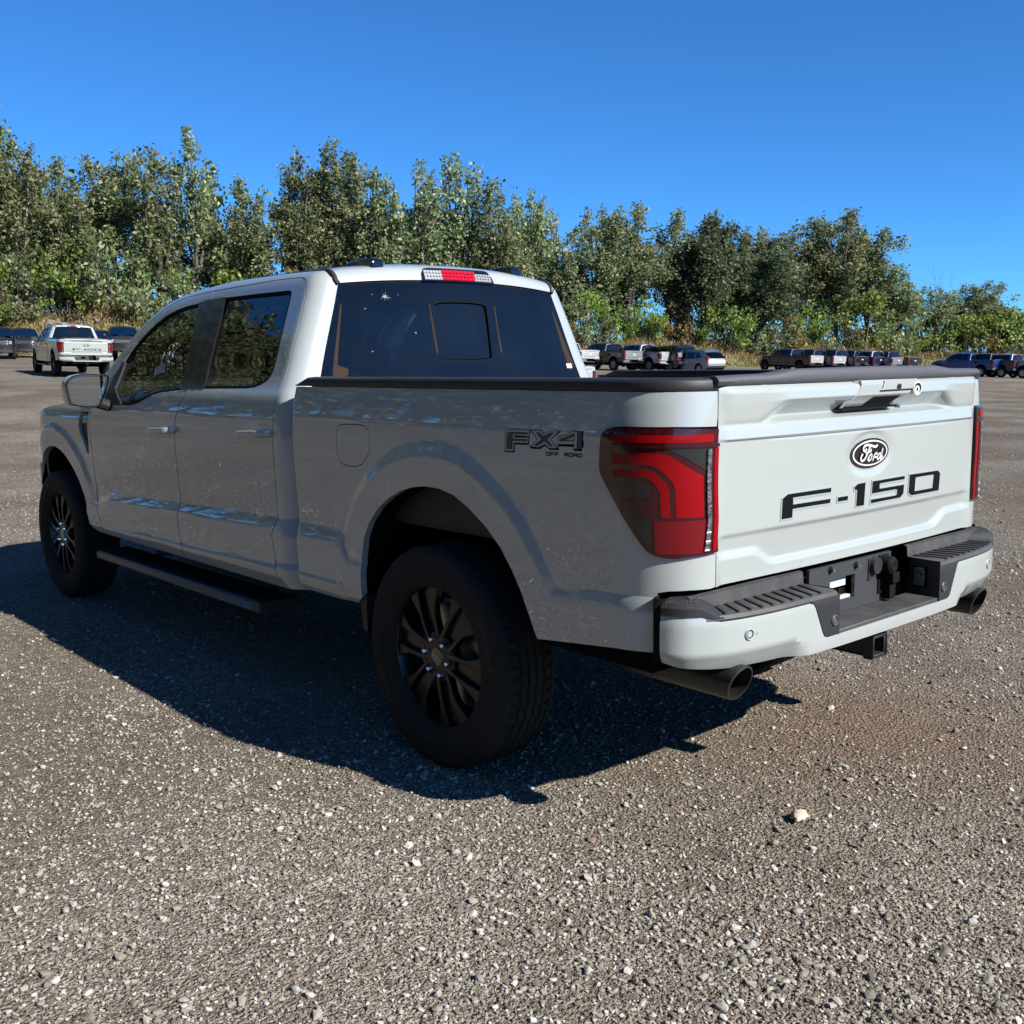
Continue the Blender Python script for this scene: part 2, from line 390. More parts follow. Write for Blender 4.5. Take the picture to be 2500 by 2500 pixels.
def with_off(base, off):
    def fm(u, v):
        u = np.asarray(u, float); v = np.asarray(v, float)
        x, y, z = base(u, v); e = 1e-4; x1, y1, _ = base(u + e, v); x0, y0, _ = base(u - e, v)
        tx, ty = x1 - x0, y1 - y0; n = np.maximum(np.hypot(tx, ty), 1e-12); o = off(u, v)
        return x - ty / n * o, y + tx / n * o, z
    return fm
bed_map = with_off(bed_base, bed_off)
def cab_off(u, v):
    u = np.asarray(u, float); v = np.asarray(v, float)
    return np.where(v < .9, crease(u, v) + sill(u, v), 0)
cab_map = with_off(cab_base, cab_off)
def fend_base(u, z):
    x = -FC(np.minimum(z, 1.25)) + .60 * np.clip((z - 1.15) / .12, 0, 1) ** 2 * .06
    t = np.clip(u - 4.12, 0, None); return x + .95 * t * t, u + 0 * z, z + 0 * u
def fend_off(u, z):
    u = np.asarray(u, float); z = np.asarray(z, float)
    return np.maximum(crease(u, z) * (u < 3.6), flare(u, z, ARCH_F)) + sill(u, z) * (u < 3.6)
fend_map = with_off(fend_base, fend_off)
def yT(x, z): return -1.115 - .042 * (z - 1.1) - .022 * (1 - (x / .79) ** 2)
# ------------------------------------------------------------------ the truck
truck = thing('pickup_truck', 'large pale grey crew cab pickup parked in the foreground with its tailgate in the sun', 'pickup truck')
GAP = .0035
FDGAP = [(3.222, .498), (3.232, .545), (3.300, .66), (3.311, .70), (3.316, .86), (3.318, 1.095), (3.300, 1.17), (3.269, 1.245)]
MIDGAP = [(2.105, 1.857), (1.992, 1.432), (2.052, 1.335), (2.068, 1.29), (2.118, 1.20), (2.131, 1.12), (2.134, 1.058), (2.137, .79), (2.150, .70), (2.130, .60), (2.108, .498)]
REARGAP = [(1.278, 1.872), (1.240, 1.868), (1.212, 1.858), (1.187, 1.838), (1.154, 1.771), (1.125, 1.607), (1.104, 1.432), (1.112, 1.259), (1.115, 1.113), (1.127, .805), (1.158, .733), (1.140, .62), (1.118, .498)]
FTOP = [(3.085, 1.262), (3.088, 1.33), (3.072, 1.41), (3.032, 1.528), (2.965, 1.60), (2.897, 1.663), (2.82, 1.712), (2.735, 1.757), (2.64, 1.796), (2.53, 1.828), (2.40, 1.846), (2.25, 1.853)]
front_door = FDGAP + FTOP + MIDGAP
rear_door = MIDGAP[::-1] + [(1.823, 1.864), (1.495, 1.873)] + REARGAP
FWIN = [(2.093, 1.357), (2.24, 1.347), (2.34, 1.340), (2.41, 1.330), (2.50, 1.305), (2.60, 1.279), (2.70, 1.268), (2.83, 1.264), (3.03, 1.266), (3.048, 1.30), (3.040, 1.38), (3.005, 1.47), (2.94, 1.548), (2.863, 1.613), (2.79, 1.662), (2.718, 1.702), (2.613, 1.744), (2.50, 1.773), (2.38, 1.788), (2.215, 1.799)]
RWIN = [(1.87, 1.364), (1.90, 1.465), (1.955, 1.795), (1.950, 1.806), (1.936, 1.810), (1.60, 1.811), (1.320, 1.809), (1.292, 1.802), (1.281, 1.785), (1.252, 1.63), (1.229, 1.484), (1.228, 1.455), (1.236, 1.425), (1.250, 1.409), (1.272, 1.397), (1.305, 1.385), (1.348, 1.376), (1.418, 1.370)]
S2 = (1, -1)
def cr(y0, y1): return [(y, float(np.interp(y, ZCY, ZCZ))) for y in np.linspace(y0, y1, 12)]
fd = patch('front_door', inset(front_door, GAP), cab_map, P_WHITE, truck, [FWIN], [cr(2.16, 3.09), cr(3.10, 3.27), [(2.14, .5705), (3.2, .551)]], h=.03, hy=.02, sides=S2, winding=-1)
rd = patch('rear_door', inset(rear_door, GAP), cab_map, P_WHITE, truck, [RWIN], [cr(1.145, 2.13), [(1.15, .591), (2.1, .5695)]], h=.03, hy=.02, sides=S2, winding=-1)
for d, win, s in [(a, b, c) for (l, b) in ((fd, FWIN), (rd, RWIN)) for a, c in zip(l, S2)]:
    patch('window_glass', inset(win, -.004), cab_base, M_GLS, d, h=.05, flange=0, sides=(s,), winding=-1, off=-.010)
    patch('window_seal', inset(win, -.001), cab_base, M_SEAL, d, [inset(win, .014)], h=.04, flange=.012, sides=(s,), winding=-1, off=-.003)
    if win is FWIN:
        patch('pillar_trim', [(2.110, 1.356), (2.232, 1.799), (2.107, 1.812), (2.000, 1.362)], cab_base, M_PIL, d, h=.04, sides=(s,), winding=-1, off=.0025)
        patch('mirror_sail', [(2.80, 1.262), (3.05, 1.262), (3.06, 1.32), (3.035, 1.42), (2.985, 1.50), (2.955, 1.50), (2.965, 1.36)], cab_base, M_BLK, d, h=.04, sides=(s,), winding=-1, off=.006)
    else:
        patch('pillar_trim', [(1.988, 1.360), (2.094, 1.810), (1.945, 1.812), (1.938, 1.795), (1.884, 1.465), (1.852, 1.362)], cab_base, M_PIL, d, h=.04, sides=(s,), winding=-1, off=.0025)
# paper sheet and marker scrawl on the driver's glass
patch('paper_sticker', [(2.542, 1.471), (2.431, 1.495), (2.399, 1.448), (2.515, 1.427)], cab_base, mat('paper', (.50, .48, .50), .8, noise=(60, .1, (.36, .35, .37))), fd[0], h=.03, flange=0, winding=-1, off=-.006)
SCR = [[(2.425, 1.564), (2.424, 1.589), (2.375, 1.585), (2.384, 1.571)], [(2.35, 1.587), (2.345, 1.598)], [(2.302, 1.584), (2.349, 1.552), (2.383, 1.548), (2.337, 1.521), (2.378, 1.519), (2.347, 1.549)], [(2.469, 1.551), (2.469, 1.515), (2.494, 1.521), (2.461, 1.531)], [(2.441, 1.531), (2.419, 1.547), (2.422, 1.533), (2.401, 1.528), (2.403, 1.553)], [(2.429, 1.498), (2.408, 1.506), (2.382, 1.497), (2.383, 1.481), (2.413, 1.476)], [(2.39, 1.508), (2.367, 1.494)], [(2.331, 1.491), (2.301, 1.486)], [(2.267, 1.484), (2.247, 1.483)]]
b = MB()
for l in SCR:
    l = smooth_poly(l, 2, False)
    b.tube([Vector([float(c) for c in cab_base(np.array(u), np.array(v))]) + Vector((.0035, 0, 0)) for u, v in l], .0022, 5)
b.build('marker_writing', M_WRIT, fd[0])
# cab: C pillar, rail and A pillar in one sheet each side
VE = float(RNS[-1])
def vend(u): return 1.80 - float(DZ(u)) + VE - .004
def xglass(z): return .6435 + (1.829 - z) * .3554
zz = np.linspace(1.30, 1.832, 10)
cabo = [(1.118, .50)] + REARGAP[::-1][1:] + [(1.495, 1.873), (1.823, 1.864)] + [MIDGAP[0]] + FTOP[::-1] + [(3.30, 1.262)]
cabo += [(u, vend(u)) for u in (3.32, 3.2, 3.08, 2.98, 2.88, 2.78, 2.68, 2.58, 2.48, 2.36, 2.2, 2.0, 1.8, 1.6, 1.4, 1.26, 1.19)]
cabo += [(1.135, 1.915), (1.08, 1.87)] + [(float(u_of_x(-xglass(z), z)), float(z)) for z in zz[::-1]] + [(.93, 1.0), (.93, .50)]
patch('cab', inset(cabo, .002), cab_map, P_WHITE, truck, h=.022, sides=S2, winding=-1, flange=.03)
# rear glass
def rg(x, z):
    ax = np.abs(x); y = YR(z) + 0 * x - .045 * (1 - np.clip(ax / xglass(z), 0, 1.2) ** 2); return x, y, z + .026 * (1 - np.clip(ax / .65, 0, 1) ** 2) * sm(1.6, 1.83, z)
RG = [(-xglass(1.385) + .004, 1.385), (xglass(1.385) - .004, 1.385), (.648, 1.825), (-.648, 1.825)]
SLD = smooth_poly([(-.172, 1.482), (.172, 1.482), (.176, 1.505), (.170, 1.72), (.150, 1.748), (-.150, 1.748), (-.170, 1.72), (-.176, 1.505)], 2)
rw = patch('rear_window', RG, rg, M_GLR, truck, [SLD], h=.05, flange=0)
patch('window_surround', inset(RG, -.010), rg, M_SEAL, rw, [inset(RG, .005)], h=.05, flange=.02, off=-.001)
patch('sliding_pane', inset(SLD, .010), rg, M_GLR, rw, h=.05, flange=0, off=-.010)
patch('pane_seal', SLD, rg, M_SEAL, rw, [inset(SLD, .005)], h=.04, flange=.012, off=-.001)
for poly in ([(-.651, 1.735), (-.643, 1.735), (-.700, 1.47), (-.652, 1.455), (-.651, 1.428), (-.690, 1.414), (-.731, 1.423)], [(-.189, 1.735), (-.183, 1.735), (-.160, 1.525), (-.172, 1.515)], [(.210, 1.735), (.216, 1.735), (.240, 1.525), (.229, 1.515)], [(.637, 1.735), (.643, 1.735), (.765, 1.455), (.735, 1.425), (.718, 1.44)]):
    patch('glazing_strip', poly, rg, M_TAN, rw, h=.03, flange=0, off=.0007)
patch('corner_sticker', [(.706, 1.438), (.748, 1.438), (.744, 1.462), (.702, 1.462)], rg, M_WHT, rw, h=.03, flange=0, off=.0012)
random.seed(4)
def splat(cx, cz, r, n):
    b = MB()
    for k in range(n):
        a = random.uniform(0, 6.28); q = r * random.uniform(.2, 1); ww = .0012
        p0 = (cx, cz); p1 = (cx + q * math.cos(a) * 1.3, cz + q * math.sin(a) * .7)
        nx, nz = -math.sin(a) * ww, math.cos(a) * ww
        vs = []
        for (x, z) in ((p0[0] - nx, p0[1] - nz), (p1[0], p1[1]), (p0[0] + nx, p0[1] + nz)):
            X, Y, Z = rg(np.array(x), np.array(z)); vs.append((float(X), float(Y) - .0015, float(Z)))
        b.add(vs, [(0, 1, 2)])
    b.build('bird_dropping', M_SPLAT, rw)
splat(-.425, 1.765, .032, 18); splat(-.49, 1.775, .005, 4); splat(-.355, 1.77, .005, 4); splat(-.53, 1.715, .010, 5); splat(-.278, 1.613, .014, 6); splat(-.52, 1.53, .008, 4)
# roof sheet between the ditches, rolling over into the header above the rear glass
PE = np.array([(1.083, 1.832), (1.092, 1.852), (1.108, 1.870), (1.135, 1.886), (1.19, 1.896), (1.35, 1.898), (1.6, 1.898), (1.87, 1.897), (2.1, 1.890), (2.25, 1.883), (2.40, 1.870), (2.52, 1.855), (2.60, 1.838)])
PC = np.array([(1.040, 1.860), (1.046, 1.885), (1.060, 1.908), (1.088, 1.926), (1.15, 1.940), (1.35, 1.955), (1.6, 1.962), (1.87, 1.960), (2.1, 1.952), (2.25, 1.942), (2.40, 1.926), (2.52, 1.908), (2.62, 1.888)])
ts = np.linspace(0, 1, 13); tf = np.linspace(0, 1, 61); xs = np.linspace(-1, 1, 41)
pe = np.stack([pch(ts, PE[:, k])(tf) for k in (0, 1)], 1); pc = np.stack([pch(ts, PC[:, k])(tf) for k in (0, 1)], 1)
s = (1 - np.abs(xs) ** 2.3)
G = np.zeros((61, 41, 3)); hw = .655 + np.interp(tf, [0, .25, 1], [-.012, 0, -.0])
G[..., 0] = hw[:, None] * xs; G[..., 1:] = pe[:, None, :] * (1 - s)[None, :, None] + pc[:, None, :] * s[None, :, None]
MB().grid(G, flip=True).build('roof', P_WHITE, truck, 60)
# black ditch mouldings
for sx in S2:
    b = MB(); pts = [(.6475 * 1.0, 1.080, 1.828)] + [(.6585, float(p[0]), float(p[1]) - .007 * min(1, max(0, (float(p[0]) - 1.12) / .06))) for p in pe[3:]]
    b.tube([(x * sx, y, z) for x, y, z in pts], [.010] + [.0115] * (len(pts) - 2) + [.01], 8); b.build('roof_moulding', mat('satin_black_trim', (.045, .045, .05), .35), truck)
# third brake light
def hdr(x, z):   # plane of the third brake light, following the header
    k = np.abs(x / .655) ** 2.3; return x, 1.036 + .36 * (z - 1.857) + .045 * k + 0 * z, z - k * .03
o3 = [(-.214, 1.858), (.214, 1.858), (.207, 1.885), (.188, 1.908), (.17, 1.913), (-.17, 1.913), (-.196, 1.910), (-.212, 1.89)]
bl = patch('third_brake_light', inset(o3, -.004), hdr, M_GLOSSBLK, truck, h=.03, flange=.02, off=.004)
def cells(name, x0, x1, z0, z1, nx, nz, m):
    b = MB()
    for i in range(nx):
        for j in range(nz):
            a = x0 + (x1 - x0) * i / nx + .0015; c = x0 + (x1 - x0) * (i + 1) / nx - .0015; e = z0 + (z1 - z0) * j / nz + .001; f = z0 + (z1 - z0) * (j + 1) / nz - .001
            q = []
            for (x, z) in ((a, e), (c, e), (c, f), (a, f), ((a + c) / 2, (e + f) / 2)):
                X, Y, Z = hdr(np.array(x), np.array(z)); q.append((float(X), float(Y) - (.007 if len(q) < 4 else .012), float(Z)))
            b.add(q, [(0, 1, 4), (1, 2, 4), (2, 3, 4), (3, 0, 4)])
    return b.build(name, m, bl, 1)
cells('cargo_lens', -.205, -.1, 1.862, 1.908, 6, 3, mat('faceted_clear', (.70, .72, .73), .12, metal=.25, coat=1)); cells('cargo_lens', .1, .203, 1.862, 1.900, 6, 3, MATS['faceted_clear'])
cells('brake_lens', -.1, .1, 1.862, 1.911, 9, 3, mat('brake_red', (.75, .01, .03), .1, coat=1))
# roof pods
for sx in S2:
    b = MB(); x0, x1 = .388 * sx, .456 * sx
    sec = [(1.10, 1.905, .0), (1.104, 1.940, .0), (1.12, 1.953, .0), (1.22, 1.957, 0), (1.33, 1.946, 0), (1.35, 1.91, 0)]
    vs = [(x0 + .012 * sx * (z > 1.942), y, z) for y, z, _ in sec] + [(x1 - .012 * sx * (z > 1.942), y, z) for y, z, _ in sec]; n = 6
    fs = [(i, (i + 1) % n, n + (i + 1) % n, n + i) for i in range(n)] + [tuple(range(n - 1, -1, -1)), tuple(range(n, 2 * n))]
    if sx < 0: fs = [f[::-1] for f in fs]
    b.add(vs, fs); b.build('roof_pod', M_GLOSSBLK, truck, 30, bev=.006, fix=True)
# windscreen, bonnet and nose
rows = []
for y in np.linspace(2.56, 3.30, 14):
    X, Y, Z = cab_base(np.array(y), np.array(vend(y))); x = np.linspace(-1, 1, 17) * (-float(X))
    k = 1 - (np.linspace(-1, 1, 17)) ** 2; rows.append(np.stack([x, y + .14 * k + 0 * x, float(Z) + .045 * k * np.interp(y, [2.56, 3.3], [1, 0])], 1))
wsc = MB().grid(np.array(rows), flip=True).build('windscreen', M_GLS, truck, 60)
hood_top = [(3.27, 1.262), (3.5, 1.268), (3.75, 1.262), (4.04, 1.238), (4.3, 1.185), (4.5, 1.135), (4.66, 1.09)]
rows = []
for y in np.linspace(3.22, 4.72, 26):
    ze = np.interp(y, [p[0] for p in hood_top], [p[1] for p in hood_top]) + .006; xe = .82 - .95 * max(0, y - 4.12) ** 2 * .8; t = np.linspace(-1, 1, 21)
    rows.append(np.stack([xe * t, y + .10 * (1 - t * t), ze + .055 * (1 - np.abs(t) ** 3) + .02 * sm(.6, .5, np.abs(t))], 1))
MB().grid(np.array(rows), flip=True).build('bonnet', P_WHITE, truck, 50)
fo = FDGAP[::-1][::-1]
fend = [(3.222, .498)] + FDGAP[1:] + [(3.29, 1.262)] + hood_top[1:] + [(4.70, .98), (4.70, .80), (4.42, .72)] + ARCH_F[::-1] + [(3.40, .515), (3.30, .498)]
VENT = [(3.46, 1.212), (3.345, 1.216), (3.345, 1.16), (3.358, 1.05), (3.372, .965), (3.40, .965), (3.44, 1.03), (3.49, 1.10), (3.495, 1.14)]
ff = patch('front_fender', inset(fend, GAP), fend_map, P_WHITE, truck, [VENT], [cr(3.32, 3.45)], h=.03, hy=.022, sides=S2, winding=-1, flange=.035)
for d, s in zip(ff, S2):
    patch('fender_vent', inset(VENT, -.002), fend_base, M_BLK, d, h=.04, sides=(s,), winding=-1, off=-.018)
    patch('vent_trim', [(3.435, 1.20), (3.36, 1.203), (3.365, 1.15), (3.43, 1.145)], fend_base, M_GLOSSBLK, d, h=.03, sides=(s,), winding=-1, off=-.004)
b = MB(); b.box((-.66, 4.60, .86), (.66, 4.80, 1.12)); gr = b.build('grille', M_BLK, truck, bev=.02)
b = MB(); b.box((-.64, 4.79, .95), (.64, 4.825, 1.0)); b.box((-.64, 4.79, 1.04), (.64, 4.825, 1.08)); b.box((-.64, 4.79, .88), (.64, 4.825, .91)); b.build('grille_bar', M_CHR, gr, bev=.006)
for sx in S2:
    b = MB(); b.box((.66 * sx, 4.50, .90), (.83 * sx, 4.735, 1.10)) if sx > 0 else b.box((-.83, 4.50, .90), (-.66, 4.735, 1.10)); b.build('headlight', mat('headlamp_lens', (.5, .52, .53), .08, metal=.6, coat=1), truck, bev=.02)
b = MB(); fl = [(-.93, 4.45), (-.85, 4.70), (-.6, 4.84), (0, 4.90), (.6, 4.84), (.85, 4.70), (.93, 4.45)]
for z0, z1, mi, sc_ in ((.60, .84, 0, 1.0), (.40, .60, 1, .985)):
    vs = [(x * sc_, y * (1 if y > 4.5 else 1), z0) for x, y in fl] + [(x * sc_, y, z1) for x, y in fl] + [(x * .9, y - .12, z0) for x, y in fl] + [(x * .9, y - .12, z1) for x, y in fl]; n = len(fl); fs = []
    for i in range(n - 1): fs += [(i + 1, i, n + i, n + i + 1), (n + i + 1, n + i, 3 * n + i, 3 * n + i + 1), (i, i + 1, 2 * n + i + 1, 2 * n + i)]
    fs += [(0, 2 * n, 3 * n, n), (n - 1, 2 * n - 1, 4 * n - 1, 3 * n - 1)]; b.add(vs, fs, mi)
b.box((-.5, 4.76, .60), (.5, 4.86, .66), 1); b.build('front_bumper', [P_WHITE, M_BLK], truck, bev=.015, fix=True)
# ------------------------------------------------------------------ box sides, with the tail light pocket and fuel door
TAIL = [(-1.226, 1.281), (-1.088, 1.286), (-.935, 1.285), (-.893, 1.282), (-.872, 1.276), (-.859, 1.264), (-.853, 1.248), (-.850, 1.167), (-.857, 1.144), (-.893, 1.093), (-.937, 1.025), (-.990, .950), (-1.005, .932), (-1.024, .920), (-1.048, .914), (-1.085, .911), (-1.125, .913), (-1.165, .916), (-1.226, .920)]
SEND = Y0 - SL + .002
bedo = [(.968, 1.384), (.972, 1.19), (.975, .975), (.964, .812), (.962, .70), (.948, .585), (.945, .56), (.925, .53), (.70, .527), (.50, .530)] + ARCH_R + [(-.70, .602), (-.90, .624), (-1.025, .630), (-1.030, .70), (-1.032, .79), (-1.036, .806), (-1.066, .812), (-1.127, .814), (-1.20, .812), (SEND, .815), (SEND, .92), (-1.226, .922)]
bedo += TAIL[::-1][1:-1] + [(-1.226, 1.283), (SEND, 1.283), (SEND, 1.386), (-1.0, 1.386), (.0, 1.386), (.86, 1.386)]
FUEL = smooth_poly([(.600, 1.225), (.575, 1.242), (.41, 1.247), (.366, 1.228), (.362, 1.15), (.385, 1.12), (.44, 1.079), (.545, 1.076), (.585, 1.095), (.602, 1.15)], 1)
bs = patch('bed_side', inset(bedo, .0015), bed_map, P_WHITE, truck, [FUEL], [cr(.64, .955), [(.47, .744), (.54, .744)], cr(-1.02, -.50), [(.546, .5765), (.648, .5955), (.94, .5955)],
     [(.52, .80), (.44, .955), (.335, 1.062), (.215, 1.13), (.09, 1.163), (-.03, 1.173), (-.165, 1.153), (-.29, 1.10), (-.42, .99), (-.55, .835)]], h=.015, sides=S2, winding=-1, flange=.028)
for d, s in zip(bs, S2):
    patch('fuel_door', inset(FUEL, .0032), bed_map, P_WHITE, d, h=.025, sides=(s,), winding=-1, flange=.012)
    tl = patch('taillight', inset(TAIL, .003), bed_base, M_RED3, truck, h=.022, sides=(s,), winding=-1, flange=.02, off=.012)
    def lens(name, poly, m, off=.0135, h=.02): return patch(name, poly, bed_base, m, tl, h=h, sides=(s,), winding=-1, flange=.004, off=off)
    lens('upper_lens', [(-.905, 1.262), (-1.10, 1.265), (-1.203, 1.265), (-1.203, 1.243), (-1.10, 1.243), (-.905, 1.241)], M_RED)
    lens('dark_ledge', [(-.872, 1.2375), (-1.225, 1.238), (-1.225, 1.2285), (-.872, 1.2275)], M_RED3, .017)
    lens('outer_light_bar', [(-.902, 1.209), (-1.019, 1.214), (-1.05, 1.213), (-1.075, 1.206), (-1.103, 1.188), (-1.141, 1.163), (-1.171, 1.148), (-1.171, 1.030), (-1.092, 1.030), (-1.092, 1.106), (-1.087, 1.128), (-1.070, 1.150), (-1.045, 1.171), (-1.025, 1.180), (-.908, 1.179)], M_RED)
    lens('inner_light_bar', [(-.908, 1.165), (-1.012, 1.168), (-1.030, 1.162), (-1.050, 1.147), (-1.070, 1.125), (-1.0765, 1.105), (-1.0765, 1.031), (-1.052, 1.031), (-1.052, 1.102), (-1.045, 1.118), (-1.030, 1.135), (-1.012, 1.145), (-.913, 1.144)], M_RED)
    lens('smoked_lens', [(-.905, 1.124), (-1.010, 1.128), (-1.0225, 1.112), (-1.0225, 1.088), (-.928, 1.085)], M_SMK)
    lens('smoked_lens', [(-.967, 1.024), (-1.0225, 1.026), (-1.0225, .944), (-1.015, .945)], M_SMK)
    lens('dark_lens', [(-.932, 1.079), (-1.0225, 1.082), (-1.0225, 1.031), (-.961, 1.029)], M_RED3, .0142)
    lens('lower_lens', [(-1.033, 1.020), (-1.181, 1.020), (-1.168, .926), (-1.040, .925), (-1.033, .935)], M_RED2)
    lens('reversing_lens', [(-1.079, 1.2255), (-1.183, 1.2255), (-1.183, 1.160), (-1.141, 1.186), (-1.105, 1.208), (-1.079, 1.219)], M_SMK)
    lens('clear_strip', [(-1.187, 1.2255), (-1.2055, 1.2255), (-1.2045, 1.020), (-1.194, .927), (-1.172, .927), (-1.187, 1.020)], M_RED3)
    b = MB(); rlx = random.Random(3)
    for i in range(46):
        z0 = .931 + i * .0064; z1 = z0 + .0054; q = []
        for z in (z0, z1):
            ua = np.interp(z, [.927, 1.02, 1.2255], [-1.174, -1.1885, -1.1885]); ub = np.interp(z, [.927, 1.02, 1.2255], [-1.192, -1.203, -1.204])
            for u in (ua, ub): X, Y, Z = bed_base(np.array(u), np.array(z)); q.append((float(X) - .012, float(Y) - .0155 - rlx.uniform(0, .003), float(Z)))
        b.add([(x * s, y, z) for x, y, z in q], [(0, 1, 3, 2)], 0 if (z0 > 1.0 or i % 4) else 1)
    b.build('clear_lens', [M_CLR, M_WHT], tl, 5)
    lens('edge_reflector', [(-1.2095, 1.2265), (-1.226, 1.2265), (-1.226, 1.02), (-1.218, .928), (-1.199, .928), (-1.2085, 1.02)], M_RED)
# FX4 transfer on the box side (both sides; mirrored letters would read wrong, so the right one is laid out reversed)
DEC = dict(black=[[(-.421, 1.252), (-.438, 1.261), (-.539, 1.262), (-.537, 1.238), (-.534, 1.214), (-.468, 1.213), (-.466, 1.187), (-.418, 1.186)], [(-.54, 1.262), (-.589, 1.263), (-.605, 1.252), (-.625, 1.263), (-.677, 1.264), (-.674, 1.259), (-.634, 1.236), (-.672, 1.211), (-.672, 1.205), (-.631, 1.204), (-.609, 1.215), (-.588, 1.204), (-.549, 1.203), (-.538, 1.209), (-.574, 1.232)], [(-.665, 1.243), (-.733, 1.266), (-.775, 1.267), (-.774, 1.239), (-.778, 1.237), (-.777, 1.218), (-.772, 1.218), (-.771, 1.207), (-.737, 1.207), (-.737, 1.218), (-.669, 1.217)]],
 silver=[[(-.424, 1.251), (-.439, 1.259), (-.536, 1.26), (-.536, 1.242), (-.465, 1.242), (-.466, 1.235), (-.534, 1.237), (-.531, 1.22), (-.464, 1.219), (-.463, 1.192), (-.421, 1.191)], [(-.548, 1.26), (-.587, 1.261), (-.605, 1.25), (-.626, 1.261), (-.671, 1.263), (-.632, 1.236), (-.666, 1.212), (-.632, 1.209), (-.609, 1.221), (-.585, 1.21), (-.545, 1.21), (-.578, 1.233)], [(-.668, 1.242), (-.733, 1.264), (-.75, 1.264), (-.749, 1.214), (-.74, 1.214), (-.739, 1.227), (-.669, 1.224)]],
 fill=[[(-.43, 1.247), (-.441, 1.253), (-.531, 1.254), (-.531, 1.247), (-.46, 1.245), (-.459, 1.231), (-.528, 1.233), (-.527, 1.225), (-.46, 1.224), (-.458, 1.197), (-.427, 1.196)], [(-.566, 1.256), (-.583, 1.256), (-.604, 1.245), (-.629, 1.257), (-.653, 1.258), (-.62, 1.235), (-.648, 1.215), (-.635, 1.215), (-.609, 1.229), (-.58, 1.214), (-.557, 1.213), (-.593, 1.235)], [(-.674, 1.239), (-.735, 1.259), (-.74, 1.26), (-.74, 1.236), (-.674, 1.232)], [(-.753, 1.264), (-.771, 1.265), (-.771, 1.214), (-.751, 1.213)]],
 hole=[[(-.706, 1.238), (-.737, 1.250), (-.736, 1.239)]])
STK = {'O': [[(0, 0), (0, 1), (1, 1), (1, 0), (0, 0)]], 'F': [[(0, 0), (0, 1), (1, 1)], [(0, .5), (.85, .5)]], 'R': [[(0, 0), (0, 1), (1, 1), (1, .5), (0, .5)], [(.55, .5), (1, 0)]], 'A': [[(0, 0), (0, 1), (1, 1), (1, 0)], [(0, .45), (1, .45)]], 'D': [[(0, 0), (0, 1), (.8, 1), (1, .8), (1, .2), (.8, 0), (0, 0)]]}
for d, s in zip(bs, S2):
    b = MB()
    def T(a, c, o):
        if s < 0: a = -1.196 - a
        X, Y, Z = bed_map(np.array([a]), np.array([c])); return (float(X[0] - o) * s, float(Y[0]), float(Z[0]))
    for k, (mi, o) in {'black': (0, .0008), 'silver': (1, .0014), 'fill': (2, .0020), 'hole': (1, .0026)}.items():
        for poly in DEC[k]: b.prism(poly, lambda a, c, h, o=o: T(a, c, o + h), .0004, mi)
    for i, ch in enumerate('OFF ROAD'):
        if ch == ' ': continue
        for l in STK[ch]:
            for p, q in zip(l[:-1], l[1:]):
                x0 = -.617 - i * .0200; P0 = (x0 - p[0] * .0145, 1.1865 + p[1] * .009 + i * .0004); P1 = (x0 - q[0] * .0145, 1.1865 + q[1] * .009 + i * .0004); dd = np.hypot(P1[0] - P0[0], P1[1] - P0[1]); n = ((P1[1] - P0[1]) / dd * .0013, -(P1[0] - P0[0]) / dd * .0013)
                e = ((P1[0] - P0[0]) / dd * .0012, (P1[1] - P0[1]) / dd * .0012)
                b.prism([(P0[0] + n[0] - e[0], P0[1] + n[1] - e[1]), (P1[0] + n[0] + e[0], P1[1] + n[1] + e[1]), (P1[0] - n[0] + e[0], P1[1] - n[1] + e[1]), (P0[0] - n[0] - e[0], P0[1] - n[1] - e[1])], lambda a, c, h: T(a, c, .0009 + h), .0004, 0)
    b.build('decal', [M_INK, M_INKL, M_INK2], d, 10, fix=True)
# black bed rails with a rolled edge
for s in S2:
    b = MB(); ys = np.concatenate([[.945, .90, .86], np.linspace(.8, -.86, 10), Y0 - np.linspace(.0, SL, 12)]); rows = []
    for u in ys:
        X, Y, Z = bed_base(np.array([u]), np.array([1.385])); X1, Y1, _ = bed_base(np.array([u + 1e-3]), np.array([1.385])); t = np.array([X1[0] - X[0], Y1[0] - Y[0]]); t /= np.hypot(*t); n = np.array([-t[1], t[0]])
        k = np.interp(u, [.86, .945], [1, .12]) if u > .86 else 1
        prof = [(.002, .000), (.006, .012), (.003, .020), (.003, .023), (.000, .030), (-.010, .036), (-.05, .038), (-.075, .034), (-.078, -.06)]
        rows.append([(X[0] + n[0] * a, Y[0] + n[1] * a, 1.3865 + c * k) for a, c in prof])
    b.grid(np.array(rows), flip=(s < 0)); b.v = [(x * s, y, z) for x, y, z in b.v]; b.build('bed_rail', M_BLK, truck, 50, fix=True)
# box interior
b = MB(); b.box((-.86, -1.05, .86), (.86, .92, .88)); b.box((-.88, -1.05, .88), (-.86, .95, 1.40)); b.box((.86, -1.05, .88), (.88, .95, 1.40)); b.box((-.88, .92, .88), (.88, .94, 1.38))
b.box((-.86, -.45, .88), (-.62, .45, 1.10)); b.box((.62, -.45, .88), (.86, .45, 1.10)); b.build('cargo_box', M_BLK, truck)
